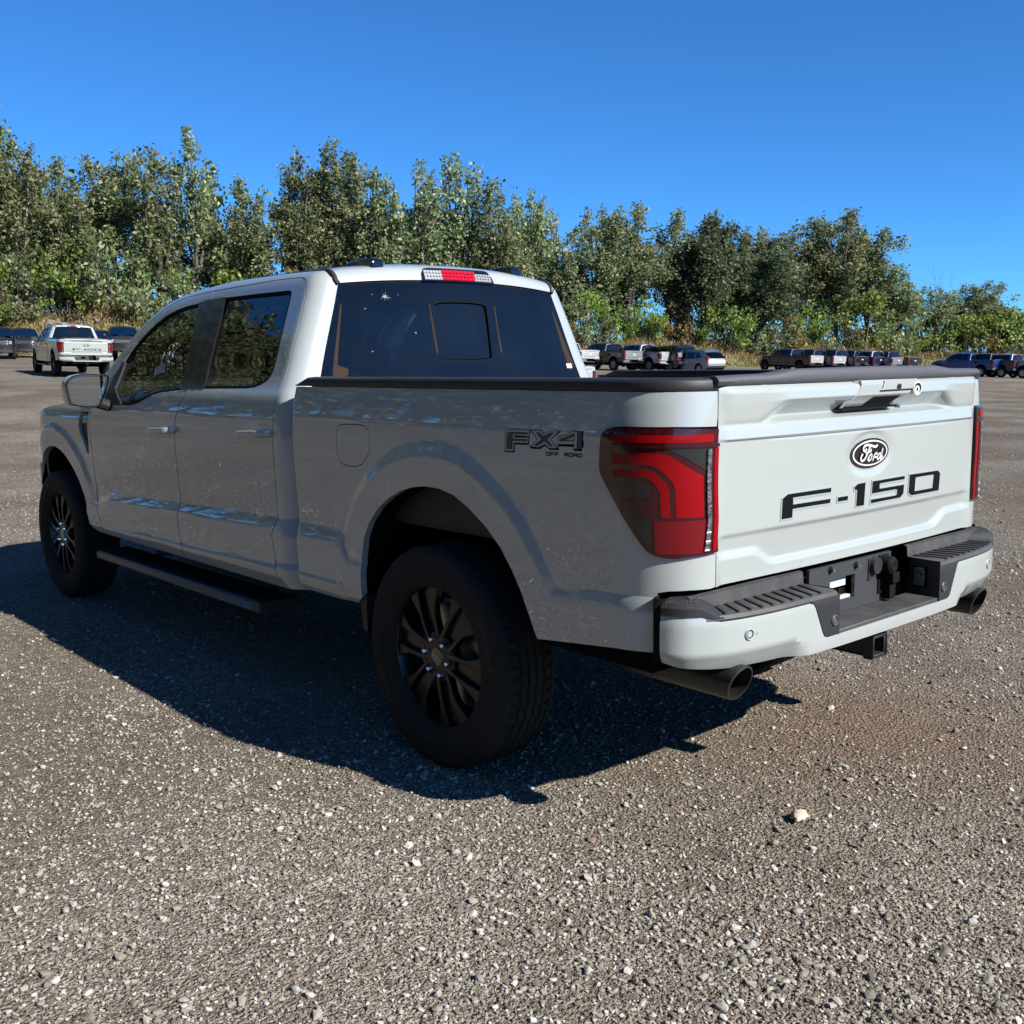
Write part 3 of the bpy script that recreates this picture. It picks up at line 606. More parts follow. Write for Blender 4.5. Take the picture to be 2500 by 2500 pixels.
# ------------------------------------------------------------------ tailgate
xs = np.linspace(-.785, .785, 97); zs = np.concatenate([np.linspace(.815, .83, 5), np.linspace(.834, .97, 40), np.linspace(.98, 1.22, 22), np.linspace(1.224, 1.400, 90)])
def tg_g(x, z):
    wu = sm(.615, .47, np.abs(x)); wl = sm(.605, .49, np.abs(x))
    zc = [.815, .835, .848, .860, .95, .963, 1.232, 1.238, 1.243, 1.285, 1.303, 1.346, 1.352, 1.376, 1.388, 1.400]
    gc = [.004, .003, .003, -.016, -.004, .004, .004, .000, .014, .004, -.042, .010, .016, .014, .008, -.004]
    ze = [.815, .835, .890, .912, .95, .963, 1.233, 1.239, 1.243, 1.270, 1.286, 1.300, 1.345, 1.376, 1.388, 1.400]
    ge = [.004, .004, .006, -.006, -.002, .004, .004, .004, .013, .006, .000, .004, .010, .012, .008, -.004]
    def one(wa, wb):
        out = np.zeros_like(z)
        z1 = np.array(ze)[None, :] * (1 - wb[:, None]) + np.array(zc)[None, :] * wb[:, None]
        g1 = np.array(ge)[None, :] * (1 - wb[:, None]) + np.array(gc)[None, :] * wb[:, None]
        return z1, g1
    wb = np.where(z > 1.1, wu, wl); z1, g1 = one(wu, wb)
    # vectorised piecewise linear
    out = np.zeros_like(z); out[:] = g1[:, 0]
    for i in range(len(zc) - 1):
        t = (z - z1[:, i]) / (z1[:, i + 1] - z1[:, i]); s_ = (t >= 0) & (t <= 1); out = np.where(s_, g1[:, i] * (1 - t) + g1[:, i + 1] * t, out)
    return out
def tg(x, z, extra=0):
    x = np.asarray(x, float).ravel(); z = np.asarray(z, float).ravel()
    g = sum(tg_g(x, np.clip(z + d, .815, 1.4)) for d in (-.0024, -.0012, 0, .0012, .0024)) / 5
    # shallow dish round the emblem
    rr = np.hypot((x - .006) / .150, (z - 1.157) / .080); g = g - .006 * sm(1.0, .80, rr)
    e = sm(.786, .742, np.abs(x)); return (yT(x, z) - g - extra) * e + (-1.1205 - extra) * (1 - e)
XX, ZZ = np.meshgrid(xs, zs); YY = tg(XX, ZZ).reshape(XX.shape)
P = np.stack([XX, YY, ZZ], -1); b = MB(); b.grid(P)
n, m = XX.shape
k = len(b.v); edge = [(i, 0) for i in range(n)] + [(n - 1, j) for j in range(1, m)] + [(i, m - 1) for i in range(n - 2, -1, -1)] + [(0, j) for j in range(m - 2, 0, -1)]
ids = [i * m + j for i, j in edge]; vs = [(b.v[i][0], b.v[i][1] + .05, b.v[i][2]) for i in ids]; L = len(ids)
b.add(vs, []); b.f += [(ids[i], ids[(i + 1) % L], k + (i + 1) % L, k + i) for i in range(L)]; b.m += [0] * L
b.f.append(tuple(k + i for i in range(L))[::-1]); b.m.append(0)
gate = b.build('tailgate', P_WHITE, truck, 40, fix=True)
# lettering sunk into the skin
LET = {'F': [(-.4776, 1.0465), (-.4532, 1.0582), (-.2204, 1.0582), (-.2209, 1.0458), (-.4201, 1.0468), (-.4254, 1.0445), (-.4233, 1.0232), (-.2212, 1.0225), (-.2218, 1.0103), (-.4188, 1.011), (-.424, 1.0079), (-.4243, .9834), (-.4774, .9834)], 'dash': [(-.1762, 1.0226), (-.1185, 1.0226), (-.119, 1.0101), (-.1767, 1.0098)], '1': [(-.08, 1.0494), (-.0609, 1.0573), (-.0162, 1.0583), (-.0161, .9826), (-.0632, .9828), (-.0639, 1.039), (-.0787, 1.0398)],
 '5': [(.0302, 1.058), (.247, 1.059), (.2467, 1.049), (.0849, 1.0484), (.0772, 1.0448), (.0782, 1.0293), (.0878, 1.0285), (.2468, 1.0284), (.2465, .9983), (.2282, .9857), (.029, .9843), (.0286, .9956), (.1924, .9948), (.2013, .9978), (.2017, 1.015), (.1919, 1.0181), (.0312, 1.0177)]}
def gm(a, c, h): return (a, float(tg([a], [c])[0]) - h, c)
M_LIP = P_WHITE
for ch, poly in LET.items():
    b = MB(); b.prism(poly, lambda a, c, h: gm(a, c, .0005 + h), .0012, 0); b.build('letter', M_INK, gate, 10, fix=True)
zo = [(.2834, 1.0602), (.4988, 1.0582), (.519, 1.0474), (.5184, .9842), (.3068, .9855), (.2852, .9978)]; zi = [(.3379, 1.0486), (.4722, 1.0472), (.4707, .9969), (.3312, .9974), (.3298, 1.0451)]
patch('letter', zo, lambda x, z: (x, tg(x, z), z), M_INK, gate, [zi], h=.03, flange=.004, off=.0015)
# rims of the sunk letters
for ch, poly in list(LET.items()) + [('0', zo)]:
    q = inset(poly, -.0055); patch('letter_recess', q, lambda x, z: (x, tg(x, z), z), P_WHITE, gate, [inset(poly, -.0012)], h=.06, flange=.006, off=.0022)
# oval emblem
th = np.linspace(0, 2 * np.pi, 49)[:-1]
def oval(a, b_): return [(.008 + a * math.cos(t), 1.157 + b_ * math.sin(t)) for t in th]
b = MB()
def em(o): return lambda a, c, h: (a, float(yT(np.array(a), np.array(c))) - o - h + .004 * (((a - .008) / .12) ** 2 + ((c - 1.157) / .05) ** 2), c)
b.prism(oval(.1195, .0500), em(-.006), .012, 0)
ro, ri = oval(.1095, .0432), oval(.1025, .0380)
vs = [em(.0063)(a, c, 0) for a, c in ro] + [em(.0063)(a, c, 0) for a, c in ri]; n = 48
b.add(vs, [(i, (i + 1) % n, n + (i + 1) % n, n + i) for i in range(n)], 1)
SCRIPT = [[(.046, 1.183), (.0401, 1.177), (.0266, 1.1771), (-.001, 1.1835), (-.0218, 1.1859), (-.0372, 1.1818), (-.0432, 1.1729), (-.0362, 1.1639), (-.0266, 1.1679), (-.0231, 1.1739)], [(-.0019, 1.1796), (-.0103, 1.1661), (-.02, 1.1511), (-.031, 1.1362), (-.045, 1.1325), (-.0538, 1.1394), (-.053, 1.1494), (-.0439, 1.1566)], [(-.0281, 1.1579), (-.0083, 1.1624), (.0043, 1.1616), (.0044, 1.1714)],
 [(-.0131, 1.1326), (-.0061, 1.1462), (.0059, 1.1548), (.0127, 1.1489), (.0099, 1.1373), (-.001, 1.1302), (-.0087, 1.1331), (-.0043, 1.1437)], [(.0198, 1.1295), (.0287, 1.1517)], [(.025, 1.1457), (.0341, 1.1553), (.0431, 1.1555), (.0425, 1.1492)], [(.0287, 1.1407), (.0466, 1.1418)], [(.066, 1.154), (.0529, 1.1501), (.0468, 1.1402), (.0503, 1.1312), (.0598, 1.1337), (.0698, 1.149)], [(.0813, 1.1697), (.0689, 1.1339), (.0733, 1.1296), (.0828, 1.1433)]]
for si, l in enumerate(SCRIPT):
    l = smooth_poly(l, 2, False); n = len(l); vs = []; tn = [np.array(l[min(i + 1, n - 1)]) - np.array(l[max(i - 1, 0)]) for i in range(n)]
    for i, (p, t) in enumerate(zip(l, tn)):
        t = t / max(np.hypot(*t), 1e-9); wd = .0030 * (1.3 if si < 2 else 1) * (1 if 0 < i < n - 1 else .7)
        for q in (1, -1): vs.append(em(.0066 + .0002 * si)(p[0] - t[1] * wd * q, p[1] + t[0] * wd * q, 0))
    b.add(vs, [(2 * i, 2 * i + 1, 2 * i + 3, 2 * i + 2) for i in range(n - 1)], 1)
b.build('emblem', [M_GLOSSBLK, mat('emblem_white', (.82, .82, .82), .3)], gate, 20)
# grained cap along the top edge, stepped up in the middle
rows = []
for x in np.linspace(-.805, .79, 60):
    hz = np.interp(abs(x), [0, .44, .50, .56, .66, .80], [1.446, 1.443, 1.436, 1.431, 1.430, 1.427]); y = float(yT(np.array(min(max(x, -.79), .79)), np.array(1.4)))
    rows.append([(x, y + .006, 1.398), (x, y - .004, 1.401), (x, y - .009, 1.412), (x, y - .004, hz - .006), (x, y + .006, hz), (x, y + .05, hz - .001), (x, y + .065, hz - .012), (x, y + .066, 1.35)])
cap = MB().grid(np.array(rows), flip=False); cap.f.append(tuple(range(8))[::-1]); cap.m.append(0); cap.f.append(tuple(range(59 * 8, 60 * 8))); cap.m.append(0)
cap.build('tailgate_cap', M_CAP, gate, 50, fix=True)
# handle: slanted bezel, flap with camera, dark grip, lock barrel
def hy(z): return float(np.interp(z, [1.305, 1.34, 1.385, 1.41], [-.002, .0, .0, -.002]))
def H(a, c, h): return (a, float(yT(np.array(a), np.array(c))) - h - hy(c), c)
BZ = [(-.157, 1.314, -.014), (-.126, 1.352, .018), (-.099, 1.385, .019), (-.101, 1.4005, .016), (.265, 1.4005, .016), (.270, 1.385, .019), (.214, 1.352, .018), (.163, 1.314, -.014)]
b = MB(); b.add([H(a, c, h) for a, c, h in BZ] + [H(a, c, -.05) for a, c, h in BZ], [(0, 1, 6, 7), (1, 2, 5, 6), (2, 3, 4, 5)] + [(i, (i + 1) % 8, 8 + (i + 1) % 8, 8 + i) for i in range(8)])
hb = b.build('handle_bezel', P_WHITE, gate, 12, bev=.003, fix=True)
def HS(z): return -.014 + .032 * (z - 1.314) / .038
b = MB(); b.prism([(-.176, 1.3125), (.172, 1.3125), (.166, 1.306), (-.170, 1.306)], lambda a, c, h: H(a, c, -.05 + h), .046, 0); b.add([H(-.178, 1.312, -.010), H(-.158, 1.312, -.010), H(-.127, 1.352, .006), H(-.102, 1.385, .008), H(-.104, 1.400, .008), H(-.126, 1.400, .004), H(-.126, 1.385, .004), H(-.150, 1.352, .002)], [(0, 1, 2, 7), (7, 2, 3, 6), (6, 3, 4, 5)], 1); b.build('bezel_shadow_gap', [M_SEAL, mat('grey_paint_edge', (.26, .27, .26), .4)], gate, 25, fix=True)  # dark strip and grey reveal face: shade round the bezel put into the colours
b = MB(); b.add([H(-.043, 1.319, HS(1.319) + .001), H(.130, 1.319, HS(1.319) + .001), H(.166, 1.345, HS(1.345) + .001), H(-.014, 1.345, HS(1.345) + .001)], [(0, 1, 2, 3)]); b.build('grip_opening', M_SEAL, gate, 25, fix=True)
b = MB(); b.prism([(.012, 1.366), (.026, 1.3715), (.036, 1.398), (.240, 1.3985), (.248, 1.392), (.232, 1.366)], lambda a, c, h: H(a, c, .0192 + h), .0045, 0); b.build('handle_flap', P_WHITE, gate, 25, bev=.002, fix=True)
b = MB(); b.prism([(.012, 1.362), (.228, 1.362), (.224, 1.3635), (.012, 1.3635)], lambda a, c, h: H(a, c, .0194 + h), .0008, 0); b.build('flap_seam', M_SEAL, gate, 25, fix=True)
tt = [(.125 + .013 * math.cos(t), 1.3755 + .0095 * math.sin(t)) for t in th[::3]]
b = MB(); b.prism(tt, lambda a, c, h: H(a, c, .0235 + h), .003, 0); b.build('rear_camera', M_GLOSSBLK, gate, 25, fix=True)
b = MB(); b.prism([(.252 + .030 * math.cos(t), 1.366 + .0235 * math.sin(t)) for t in th[::2]], lambda a, c, h: H(a, c, .010 + h), .016, 0); b.prism([(.252 + .024 * math.cos(t), 1.367 + .018 * math.sin(t)) for t in th[::2]], lambda a, c, h: H(a, c, .0262 + h), .0004, 1); b.prism([(.246 + .018 * math.cos(t), 1.362 + .0145 * math.sin(t)) for t in th[::2]], lambda a, c, h: H(a, c, .0268 + h), .0004, 0); b.prism([(.246 + .006 * math.cos(t), 1.363 + .006 * math.sin(t)) for t in th[::4]], lambda a, c, h: H(a, c, .0274 + h), .0004, 1); b.build('gate_lock', [mat('white_plastic', (.72, .73, .72), .3), M_SEAL], gate, 30, fix=True)
# ------------------------------------------------------------------ rear bumper
BP = np.array([(0, -1.247), (.3, -1.245), (.6, -1.236), (.75, -1.219), (.84, -1.197), (.90, -1.170), (.945, -1.138), (.968, -1.102), (.978, -1.068)])
_d = np.concatenate([[0], np.cumsum(np.hypot(*np.diff(BP, axis=0).T))]); fbx = pch(_d, BP[:, 0]); fby = pch(_d, BP[:, 1]); BL = _d[-1]
def bmp(a, z):
    a = np.asarray(a, float); z = np.asarray(z, float); t = np.abs(a); x = fbx(t); y = fby(t); e = 1e-3; tx, ty = fbx(np.minimum(t + e, BL)) - fbx(t - e), fby(np.minimum(t + e, BL)) - fby(t - e); n = np.maximum(np.hypot(tx, ty), 1e-9)
    zb = .640 - .025 * sm(.60, .47, t); k = sm(.46, .56, t); o = -np.clip(zb - z, 0, 1) * .62 * k + .10 * (-np.clip(.60 - z, 0, 1)) - .9 * np.clip(z - .72, 0, 1) ** 1.5
    return np.sign(a) * (x + ty / n * o), y - tx / n * o, z
half = [(0, .614), (.385, .614), (.402, .620), (.412, .635), (.452, .718), (.462, .731), (.480, .7355), (.855, .735), (.872, .738), (.888, .749), (.91, .754), (1.0, .757), (BL - .004, .757)]
low = [(BL - .004, .612), (.98, .600), (.90, .592), (.80, .584), (.60, .577), (.48, .574), (.30, .572), (0, .571)]
wo_ = half + low; wo_ = wo_[1:-1]; full = [(-a, z) for a, z in wo_][::-1] + wo_
bm_ = patch('rear_bumper', full, bmp, P_WHITE, truck, h=.022, flange=.05)
def off3(a, z, o):
    x, y, zz = bmp(np.array([a]), np.array([z])); x2, y2, _ = bmp(np.array([a + 1e-3]), np.array([z])); x1, y1, _ = bmp(np.array([a - 1e-3]), np.array([z])); t = np.array([x2[0] - x1[0], y2[0] - y1[0]]); t /= np.hypot(*t)
    return np.array([x[0] + t[1] * o, y[0] - t[0] * o, z])
for s in S2:
    # step pad: top sheet with ribs, its outer lip, then the raised corner
    b = MB(); rows = []
    for a in np.linspace(.33, .90, 40):
        p = off3(a, .735, 0); x = p[0] * s; yb = -1.118
        rows.append([(x, p[1] + .004, .7345), (x, p[1] - .002, .742), (x, p[1] + .006, .752), (x, p[1] + .02, .756), (x, p[1] * .35 + yb * .65, .757), (x, yb, .758), (x, yb + .004, .795), (x, yb + .02, .80)])
    b.grid(np.array(rows), flip=(s < 0)); pad = b.build('step_pad', M_GRY, bm_, 30, fix=False)
    for i in range(11):
        b = MB(); x = .40 + i * .047; y0 = float(fby(x)) + .012
        b.hexa([((x) * s, y0, .7565), ((x + .012) * s, y0, .7565), ((x - .028) * s, -1.125, .7585), ((x - .040) * s, -1.125, .7585), ((x) * s, y0, .7605), ((x + .012) * s, y0, .7605), ((x - .028) * s, -1.125, .7625), ((x - .040) * s, -1.125, .7625)]); b.build('step_rib', mat('rib_plastic', (.030, .030, .033), .5), bm_, 30, fix=True)
    # raised end cap
    rows = []
    for a in np.linspace(.845, BL + .004, 22):
        p = off3(a, .745, .003); q = off3(a, .745, -.012); k = sm(.85, .93, a); hh = .757 + .033 * k; d = np.array([p[0] * .55, -1.085, 0])
        zb = np.interp(a, [.85, .88, .91, 1.2], [.737, .7395, .7545, .7575])
        inn = np.array([min(q[0], .90), max(q[1], -1.10) if a < .95 else q[1]])
        rows.append([(p[0] * s, p[1], zb), (p[0] * s, p[1], hh - .012), (q[0] * s, q[1], hh), ((q[0] * .86) * s, -1.075 + (q[1] + 1.2) * .25, hh + .002), ((q[0] * .84) * s, -1.05, .74)])
    MB().grid(np.array(rows), flip=(s < 0)).build('corner_cap', M_BLK, bm_, 35)
    b = MB()
    for i in range(12):
        t = i / 11; a = .93 + t * .15; q = off3(a, .745, -.014); e = np.array([q[0] * .865, -1.075 + (q[1] + 1.2) * .25]); dx = .004
        b.hexa([((q[0] - dx) * s, q[1], .790), ((q[0] + dx) * s, q[1] + .004, .790), ((e[0] + dx) * s, e[1] + .004, .792), ((e[0] - dx) * s, e[1], .792), ((q[0] - dx) * s, q[1], .794), ((q[0] + dx) * s, q[1] + .004, .794), ((e[0] + dx) * s, e[1] + .004, .796), ((e[0] - dx) * s, e[1], .796)])
    tag(b.build('grip_rib', MATS['rib_plastic'], bm_, 30, fix=True), kind='stuff')
    # black face beside the notch and the notch wall
    poly = [(.322, .616), (.384, .616), (.400, .622), (.410, .637), (.450, .719), (.461, .733), (.478, .742), (.322, .744)]
    patch('notch_face', [(a * s, z) for a, z in poly] if s > 0 else [(-a, z) for a, z in poly], bmp, M_BLK, bm_, h=.03, flange=.02, off=.002, winding=1)
    b = MB(); X = .322 * s; b.add([(X, -1.245, .612), (X, -1.245, .757), (X, -1.13, .757), (X, -1.13, .612), (X + .004 * s, -1.245, .612), (X + .004 * s, -1.245, .757), (X + .004 * s, -1.13, .757), (X + .004 * s, -1.13, .612)], [(0, 1, 2, 3), (4, 7, 6, 5), (0, 4, 5, 1)]); b.build('notch_wall', M_BLK, bm_, 30, fix=True)
    for a, z, m1, o in ((.755, .687, P_WHITE, .002), (.351, .663, M_BLK, .004)):
        p = off3(a, z, o); q = off3(a, z, o + .006); d = Vector(q - p).normalized(); M = d.to_track_quat('Z', 'Y').to_matrix().to_4x4(); M.translation = Vector((p[0], p[1], p[2]))
        b = MB(); b.lathe([(0, .0), (0, .0095), (.0006, .0095), (.0006, 0)], 24, 'z', 0); b.lathe([(-.0005, .0100), (.0002, .0100), (.0002, .0125), (-.0005, .0125)], 24, 'z', 1, close=True); b.lathe([(-.001, .0126), (.002, .0130), (.003, .0155), (.001, .018), (-.002, .0185)], 24, 'z', 0)
        b.v = [tuple(M @ Vector(v)) for v in b.v]; b.v = [(x * s, y, z_) for x, y, z_ in b.v]; b.build('parking_sensor', [m1 if m1 is P_WHITE else mat('sensor_grey', (.10, .10, .105), .4), M_SEAL if m1 is P_WHITE else M_BLK], bm_, 50, fix=True)
# notch floor, back panel with the plate opening, sockets, lamp
b = MB(); b.hexa([(-.320, -1.243, .598), (.320, -1.243, .598), (.320, -1.13, .604), (-.320, -1.13, .604), (-.320, -1.243, .627), (.320, -1.243, .627), (.320, -1.13, .632), (-.320, -1.13, .632)]); b.build('step_floor', M_GRY, bm_, 30, bev=.004)
yb = -1.132
b = MB()
for (x0, x1, z0, z1) in ((-.32, -.198, .632, .80), (-.198, -.047, .632, .672), (-.198, -.047, .752, .80), (-.047, .185, .632, .80)): b.box((x0, yb, z0), (x1, yb + .012, z1))
pb = b.build('plate_panel', mat('plate_plastic', (.050, .052, .058), .45), bm_, 30)
b = MB(); b.box((-.205, yb + .05, .66), (-.04, yb + .07, .69), 1); b.box((-.205, yb + .026, .712), (-.062, yb + .06, .748), 0); b.box((-.205, yb + .014, .664), (-.048, yb + .03, .680), 0); b.box((-.205, yb + .055, .70), (-.09, yb + .065, .72), 0); b.build('frame_bracket', [M_WHT, mat('galvanised', (.5, .5, .5), .5)], bm_, 30)
for x, z in ((-.200, .785), (-.045, .780)):
    b = MB(); b.lathe([(0, .0), (-.012, .006), (-.016, .006), (-.016, 0)], 12, 'y', c=(x, yb - .001, z)); b.lathe([(0, .012), (-.003, .012), (-.003, .0)], 16, 'y', c=(x, yb, z), mi=1); b.build('plate_screw', [M_STEEL, M_SEAL], bm_, 40, fix=True)
b = MB(); b.box((.035, yb - .004, .715), (.052, yb + .002, .79)); b.lathe([(-.02, 0), (-.02, .028), (0, .03)], 20, 'y', c=(.068, yb, .765)); b.build('trailer_socket', M_BLK, bm_, 40, fix=True)
b = MB(); b.box((.10, yb - .006, .66), (.165, yb + .004, .795)); b.lathe([(-.045, 0), (-.05, .018), (-.04, .032), (-.0, .034)], 20, 'y', c=(.128, yb, .760)); b.box((.118, yb - .05, .700), (.162, yb - .01, .735)); b.box((.125, yb - .035, .640), (.160, yb - .005, .695)); b.build('trailer_plug', M_SEAL, bm_, 40, bev=.003, fix=True)
b = MB(); b.box((.314, -1.20, .655), (.3205, -1.145, .735), 1); b.box((.312, -1.192, .663), (.316, -1.153, .727), 0); b.build('plate_lamp', [M_CLR, M_SEAL], bm_, 30, bev=.003)
b = MB(); b.box((-.80, -1.045, .70), (.80, -1.0, .80)); b.box((-.93, -1.10, .60), (.93, -1.0, .70)); b.build('bumper_beam', M_DARK, bm_)
for s in S2:   # rubber strip between wing and bumper
    b = MB(); rows = []
    for z in np.linspace(.612, .80, 8): rows.append([(-.945 * s, -1.075, z), (-.968 * s, -1.062, z), (-.974 * s, -1.046, z), (-.964 * s, -1.036, z), (-.93 * s, -1.03, z)])
    b.grid(np.array(rows), flip=(s > 0)); b.build('corner_gasket', M_SEAL, truck, 50, fix=False)
# tow hitch
b = MB()
for (x0, x1, z0, z1) in ((-.040, .040, .470, .478), (-.040, .040, .534, .542), (-.040, -.032, .478, .534), (.032, .040, .478, .534)): b.box((x0, -1.205, z0), (x1, -.80, z1))
b.box((-.032, -.86, .478), (.032, -.85, .534), 0)
for (x0, x1, z0, z1) in ((-.046, .046, .464, .470), (-.046, .046, .542, .548), (-.046, -.040, .470, .542), (.040, .046, .470, .542)): b.box((x0, -1.210, z0), (x1, -1.170, z1))
b.box((-.5, -.98, .48), (.5, -.90, .56)); b.box((-.20, -1.10, .50), (-.192, -.95, .56)); b.build('hitch_receiver', M_BLK, truck, 30, bev=.003)
# exhausts: slash cut tips
for s in S2:
    b = MB(); cx, cz, r = -.755 * s, .535, .055; n = 28; rows = []
    for (y, rr) in ((-.62, .030), (-.70, .032), (-.73, r - .004), (-.76, r), (-.95, r), (-1.19, r)):
        rows.append([(cx + rr * math.cos(t) - .0 * s, (y + (0 if y > -1.1 else -.018 * math.sin(t))), cz + .012 * (y + 1.19) * 0 + rr * math.sin(t)) for t in np.linspace(0, 2 * np.pi, n, endpoint=False)])
    rows.append([(cx + (r - .006) * math.cos(t), -1.19 - .018 * math.sin(t) - .002, cz + (r - .006) * math.sin(t)) for t in np.linspace(0, 2 * np.pi, n, endpoint=False)])
    rows.append([(cx + (r - .008) * math.cos(t), -.98, cz + (r - .008) * math.sin(t)) for t in np.linspace(0, 2 * np.pi, n, endpoint=False)])
    b.grid(np.array(rows), wrap=True); b.f.append(tuple(range(7 * n, 8 * n))); b.m.append(0)
    ex = b.build('exhaust_tip', M_EXH, truck, 40, fix=True)
    b = MB(); b.tube([(cx, -.64, cz), (cx, -.4, cz + .03), (cx * .7, -.1, cz + .08), (cx * .6, .4, cz + .05), (cx * .5, 1.2, cz)], .03, 10); b.build('exhaust_pipe', M_RUST, ex)
# ------------------------------------------------------------------ wheels
def tyre_mesh():
    prof = [(.085, .262), (.105, .258), (.118, .266), (.128, .285), (.1345, .312), (.1370, .316), (.1368, .322), (.1352, .325), (.1365, .345), (.135, .372), (.130, .388), (.122, .400), (.112, .4075), (.100, .4105)]
    na = 220; tre = []
    ax = np.linspace(-.090, .090, 39)
    prof = [(a * .945, r) for a, r in prof]
    allp = [(-a, r, 0) for a, r in prof] + [(a, .4125 - .018 * (a / .11) ** 4, 1) for a in ax] + [(a, r, 0) for a, r in prof[::-1]]
    A = np.array([p[0] for p in allp]); Rr = np.array([p[1] for p in allp]); K = np.array([p[2] for p in allp])
    th_ = np.linspace(0, 2 * np.pi, na, endpoint=False); TT, AA = np.meshgrid(th_, A, indexing='ij'); RR = np.repeat(Rr[None], na, 0).copy()
    ph_ = TT * 36; zig = .0028 * (2 / np.pi) * np.arcsin(np.sin(ph_))
    for g in (-.052, -.018, .018, .052): RR -= .011 * (np.abs(AA - g - zig) < .0042) * K
    sl = np.sin(TT * 55 + AA * 60); RR -= .010 * (sl > .74) * K * (np.abs(AA) > .060); sl2 = np.sin(TT * 55 + 1 - AA * 90); RR -= .006 * (sl2 > .82) * K * (np.abs(AA) < .055) * (np.abs(np.abs(AA) - .035) < .009)
    # shoulder lugs run over the edge
    sh = (np.abs(AA) > .110) & (np.abs(AA) < .1305) & (RR > .386); RR -= .004 * (np.sin(TT * 55 + AA * 60) > .55) * sh
    P = np.stack([AA, RR * np.cos(TT), RR * np.sin(TT)], -1)
    P = np.concatenate([P, P[:1]], 0); b = MB(); b.grid(P[:-1].transpose(1, 0, 2), wrap=True, flip=True); return b
def rim_mesh():
    b = MB(); rs = .262
    # outward is -x; face at x=-.085
    b.lathe([(-.092, .268), (-.098, .2655), (-.098, .260), (-.092, .2565)], 72, mi=1, close=False)
    b.lathe([(-.092, .2565), (-.070, .248), (-.03, .236), (.06, .228), (.10, .26)], 72, mi=0)
    b.lathe([(-.097, .0), (-.097, .04), (-.0955, .075), (-.090, .092), (-.06, .098)], 48, mi=0)
    b.lathe([(-.055, .0), (-.055, .09)], 24, mi=2); b.lathe([(-.03, .05), (-.03, .19), (-.01, .19), (-.01, .05)], 48, mi=2, close=True)
    def pol(r, a, x): return (x, r * math.cos(a), r * math.sin(a))
    for k in range(6):
        c = k * math.pi / 3
        for s in (1, -1):
            # (radius, centre angle deg, half width m, x)
            st = [(.060, 24, .0075, -.0960), (.095, 19.5, .0060, -.0985), (.145, 15.0, .0055, -.1000), (.178, 13.6, .0065, -.0990), (.215, 13.6, .0150, -.0968), (.2575, 14.2, .0255, -.0930)]
            V = []
            for (r, a, hw_, x) in st:
                aa = c + s * R(a); da = hw_ / r
                V.append([pol(r, aa - da, x + .030), pol(r, aa - da - .0035 / r, x + .003), pol(r, aa - da, x), pol(r, aa + da, x), pol(r, aa + da + .0035 / r, x + .003), pol(r, aa + da, x + .030)])
            k0 = len(b.v)
            vs = [p for row in V for p in row]; fs = []; ms = []
            for i in range(len(V) - 1):
                for j in range(5):
                    fs.append((i * 6 + j, i * 6 + j + 1, (i + 1) * 6 + j + 1, (i + 1) * 6 + j)); ms.append(1 if j == 2 and i > 1 else 0)
            b.v += vs; b.f += [tuple(q + k0 for q in f) for f in fs]; b.m += ms
        # floor of the dark channel between the two bars
        V = []
        for (r, a0, a1, x) in ((.085, -17, 17, -.078), (.15, -13, 13, -.080), (.215, -11, 11, -.078), (.2575, -11, 11, -.074)):
            V.append([pol(r, c + R(a0), x), pol(r, c + R(a1), x)])
        b.add([p for row in V for p in row], [(2 * i, 2 * i + 1, 2 * i + 3, 2 * i + 2) for i in range(3)], 0)
    return b
tyre_b = tyre_mesh(); rim_b = rim_mesh()
WPOS = [(-.866, 0, .410, 1, 10), (-.866, 3.99, .410, 1, 24), (.866, 0, .410, -1, 35), (.866, 3.99, .410, -1, 5)]
tyre_me = rim_me = None; wheels = []
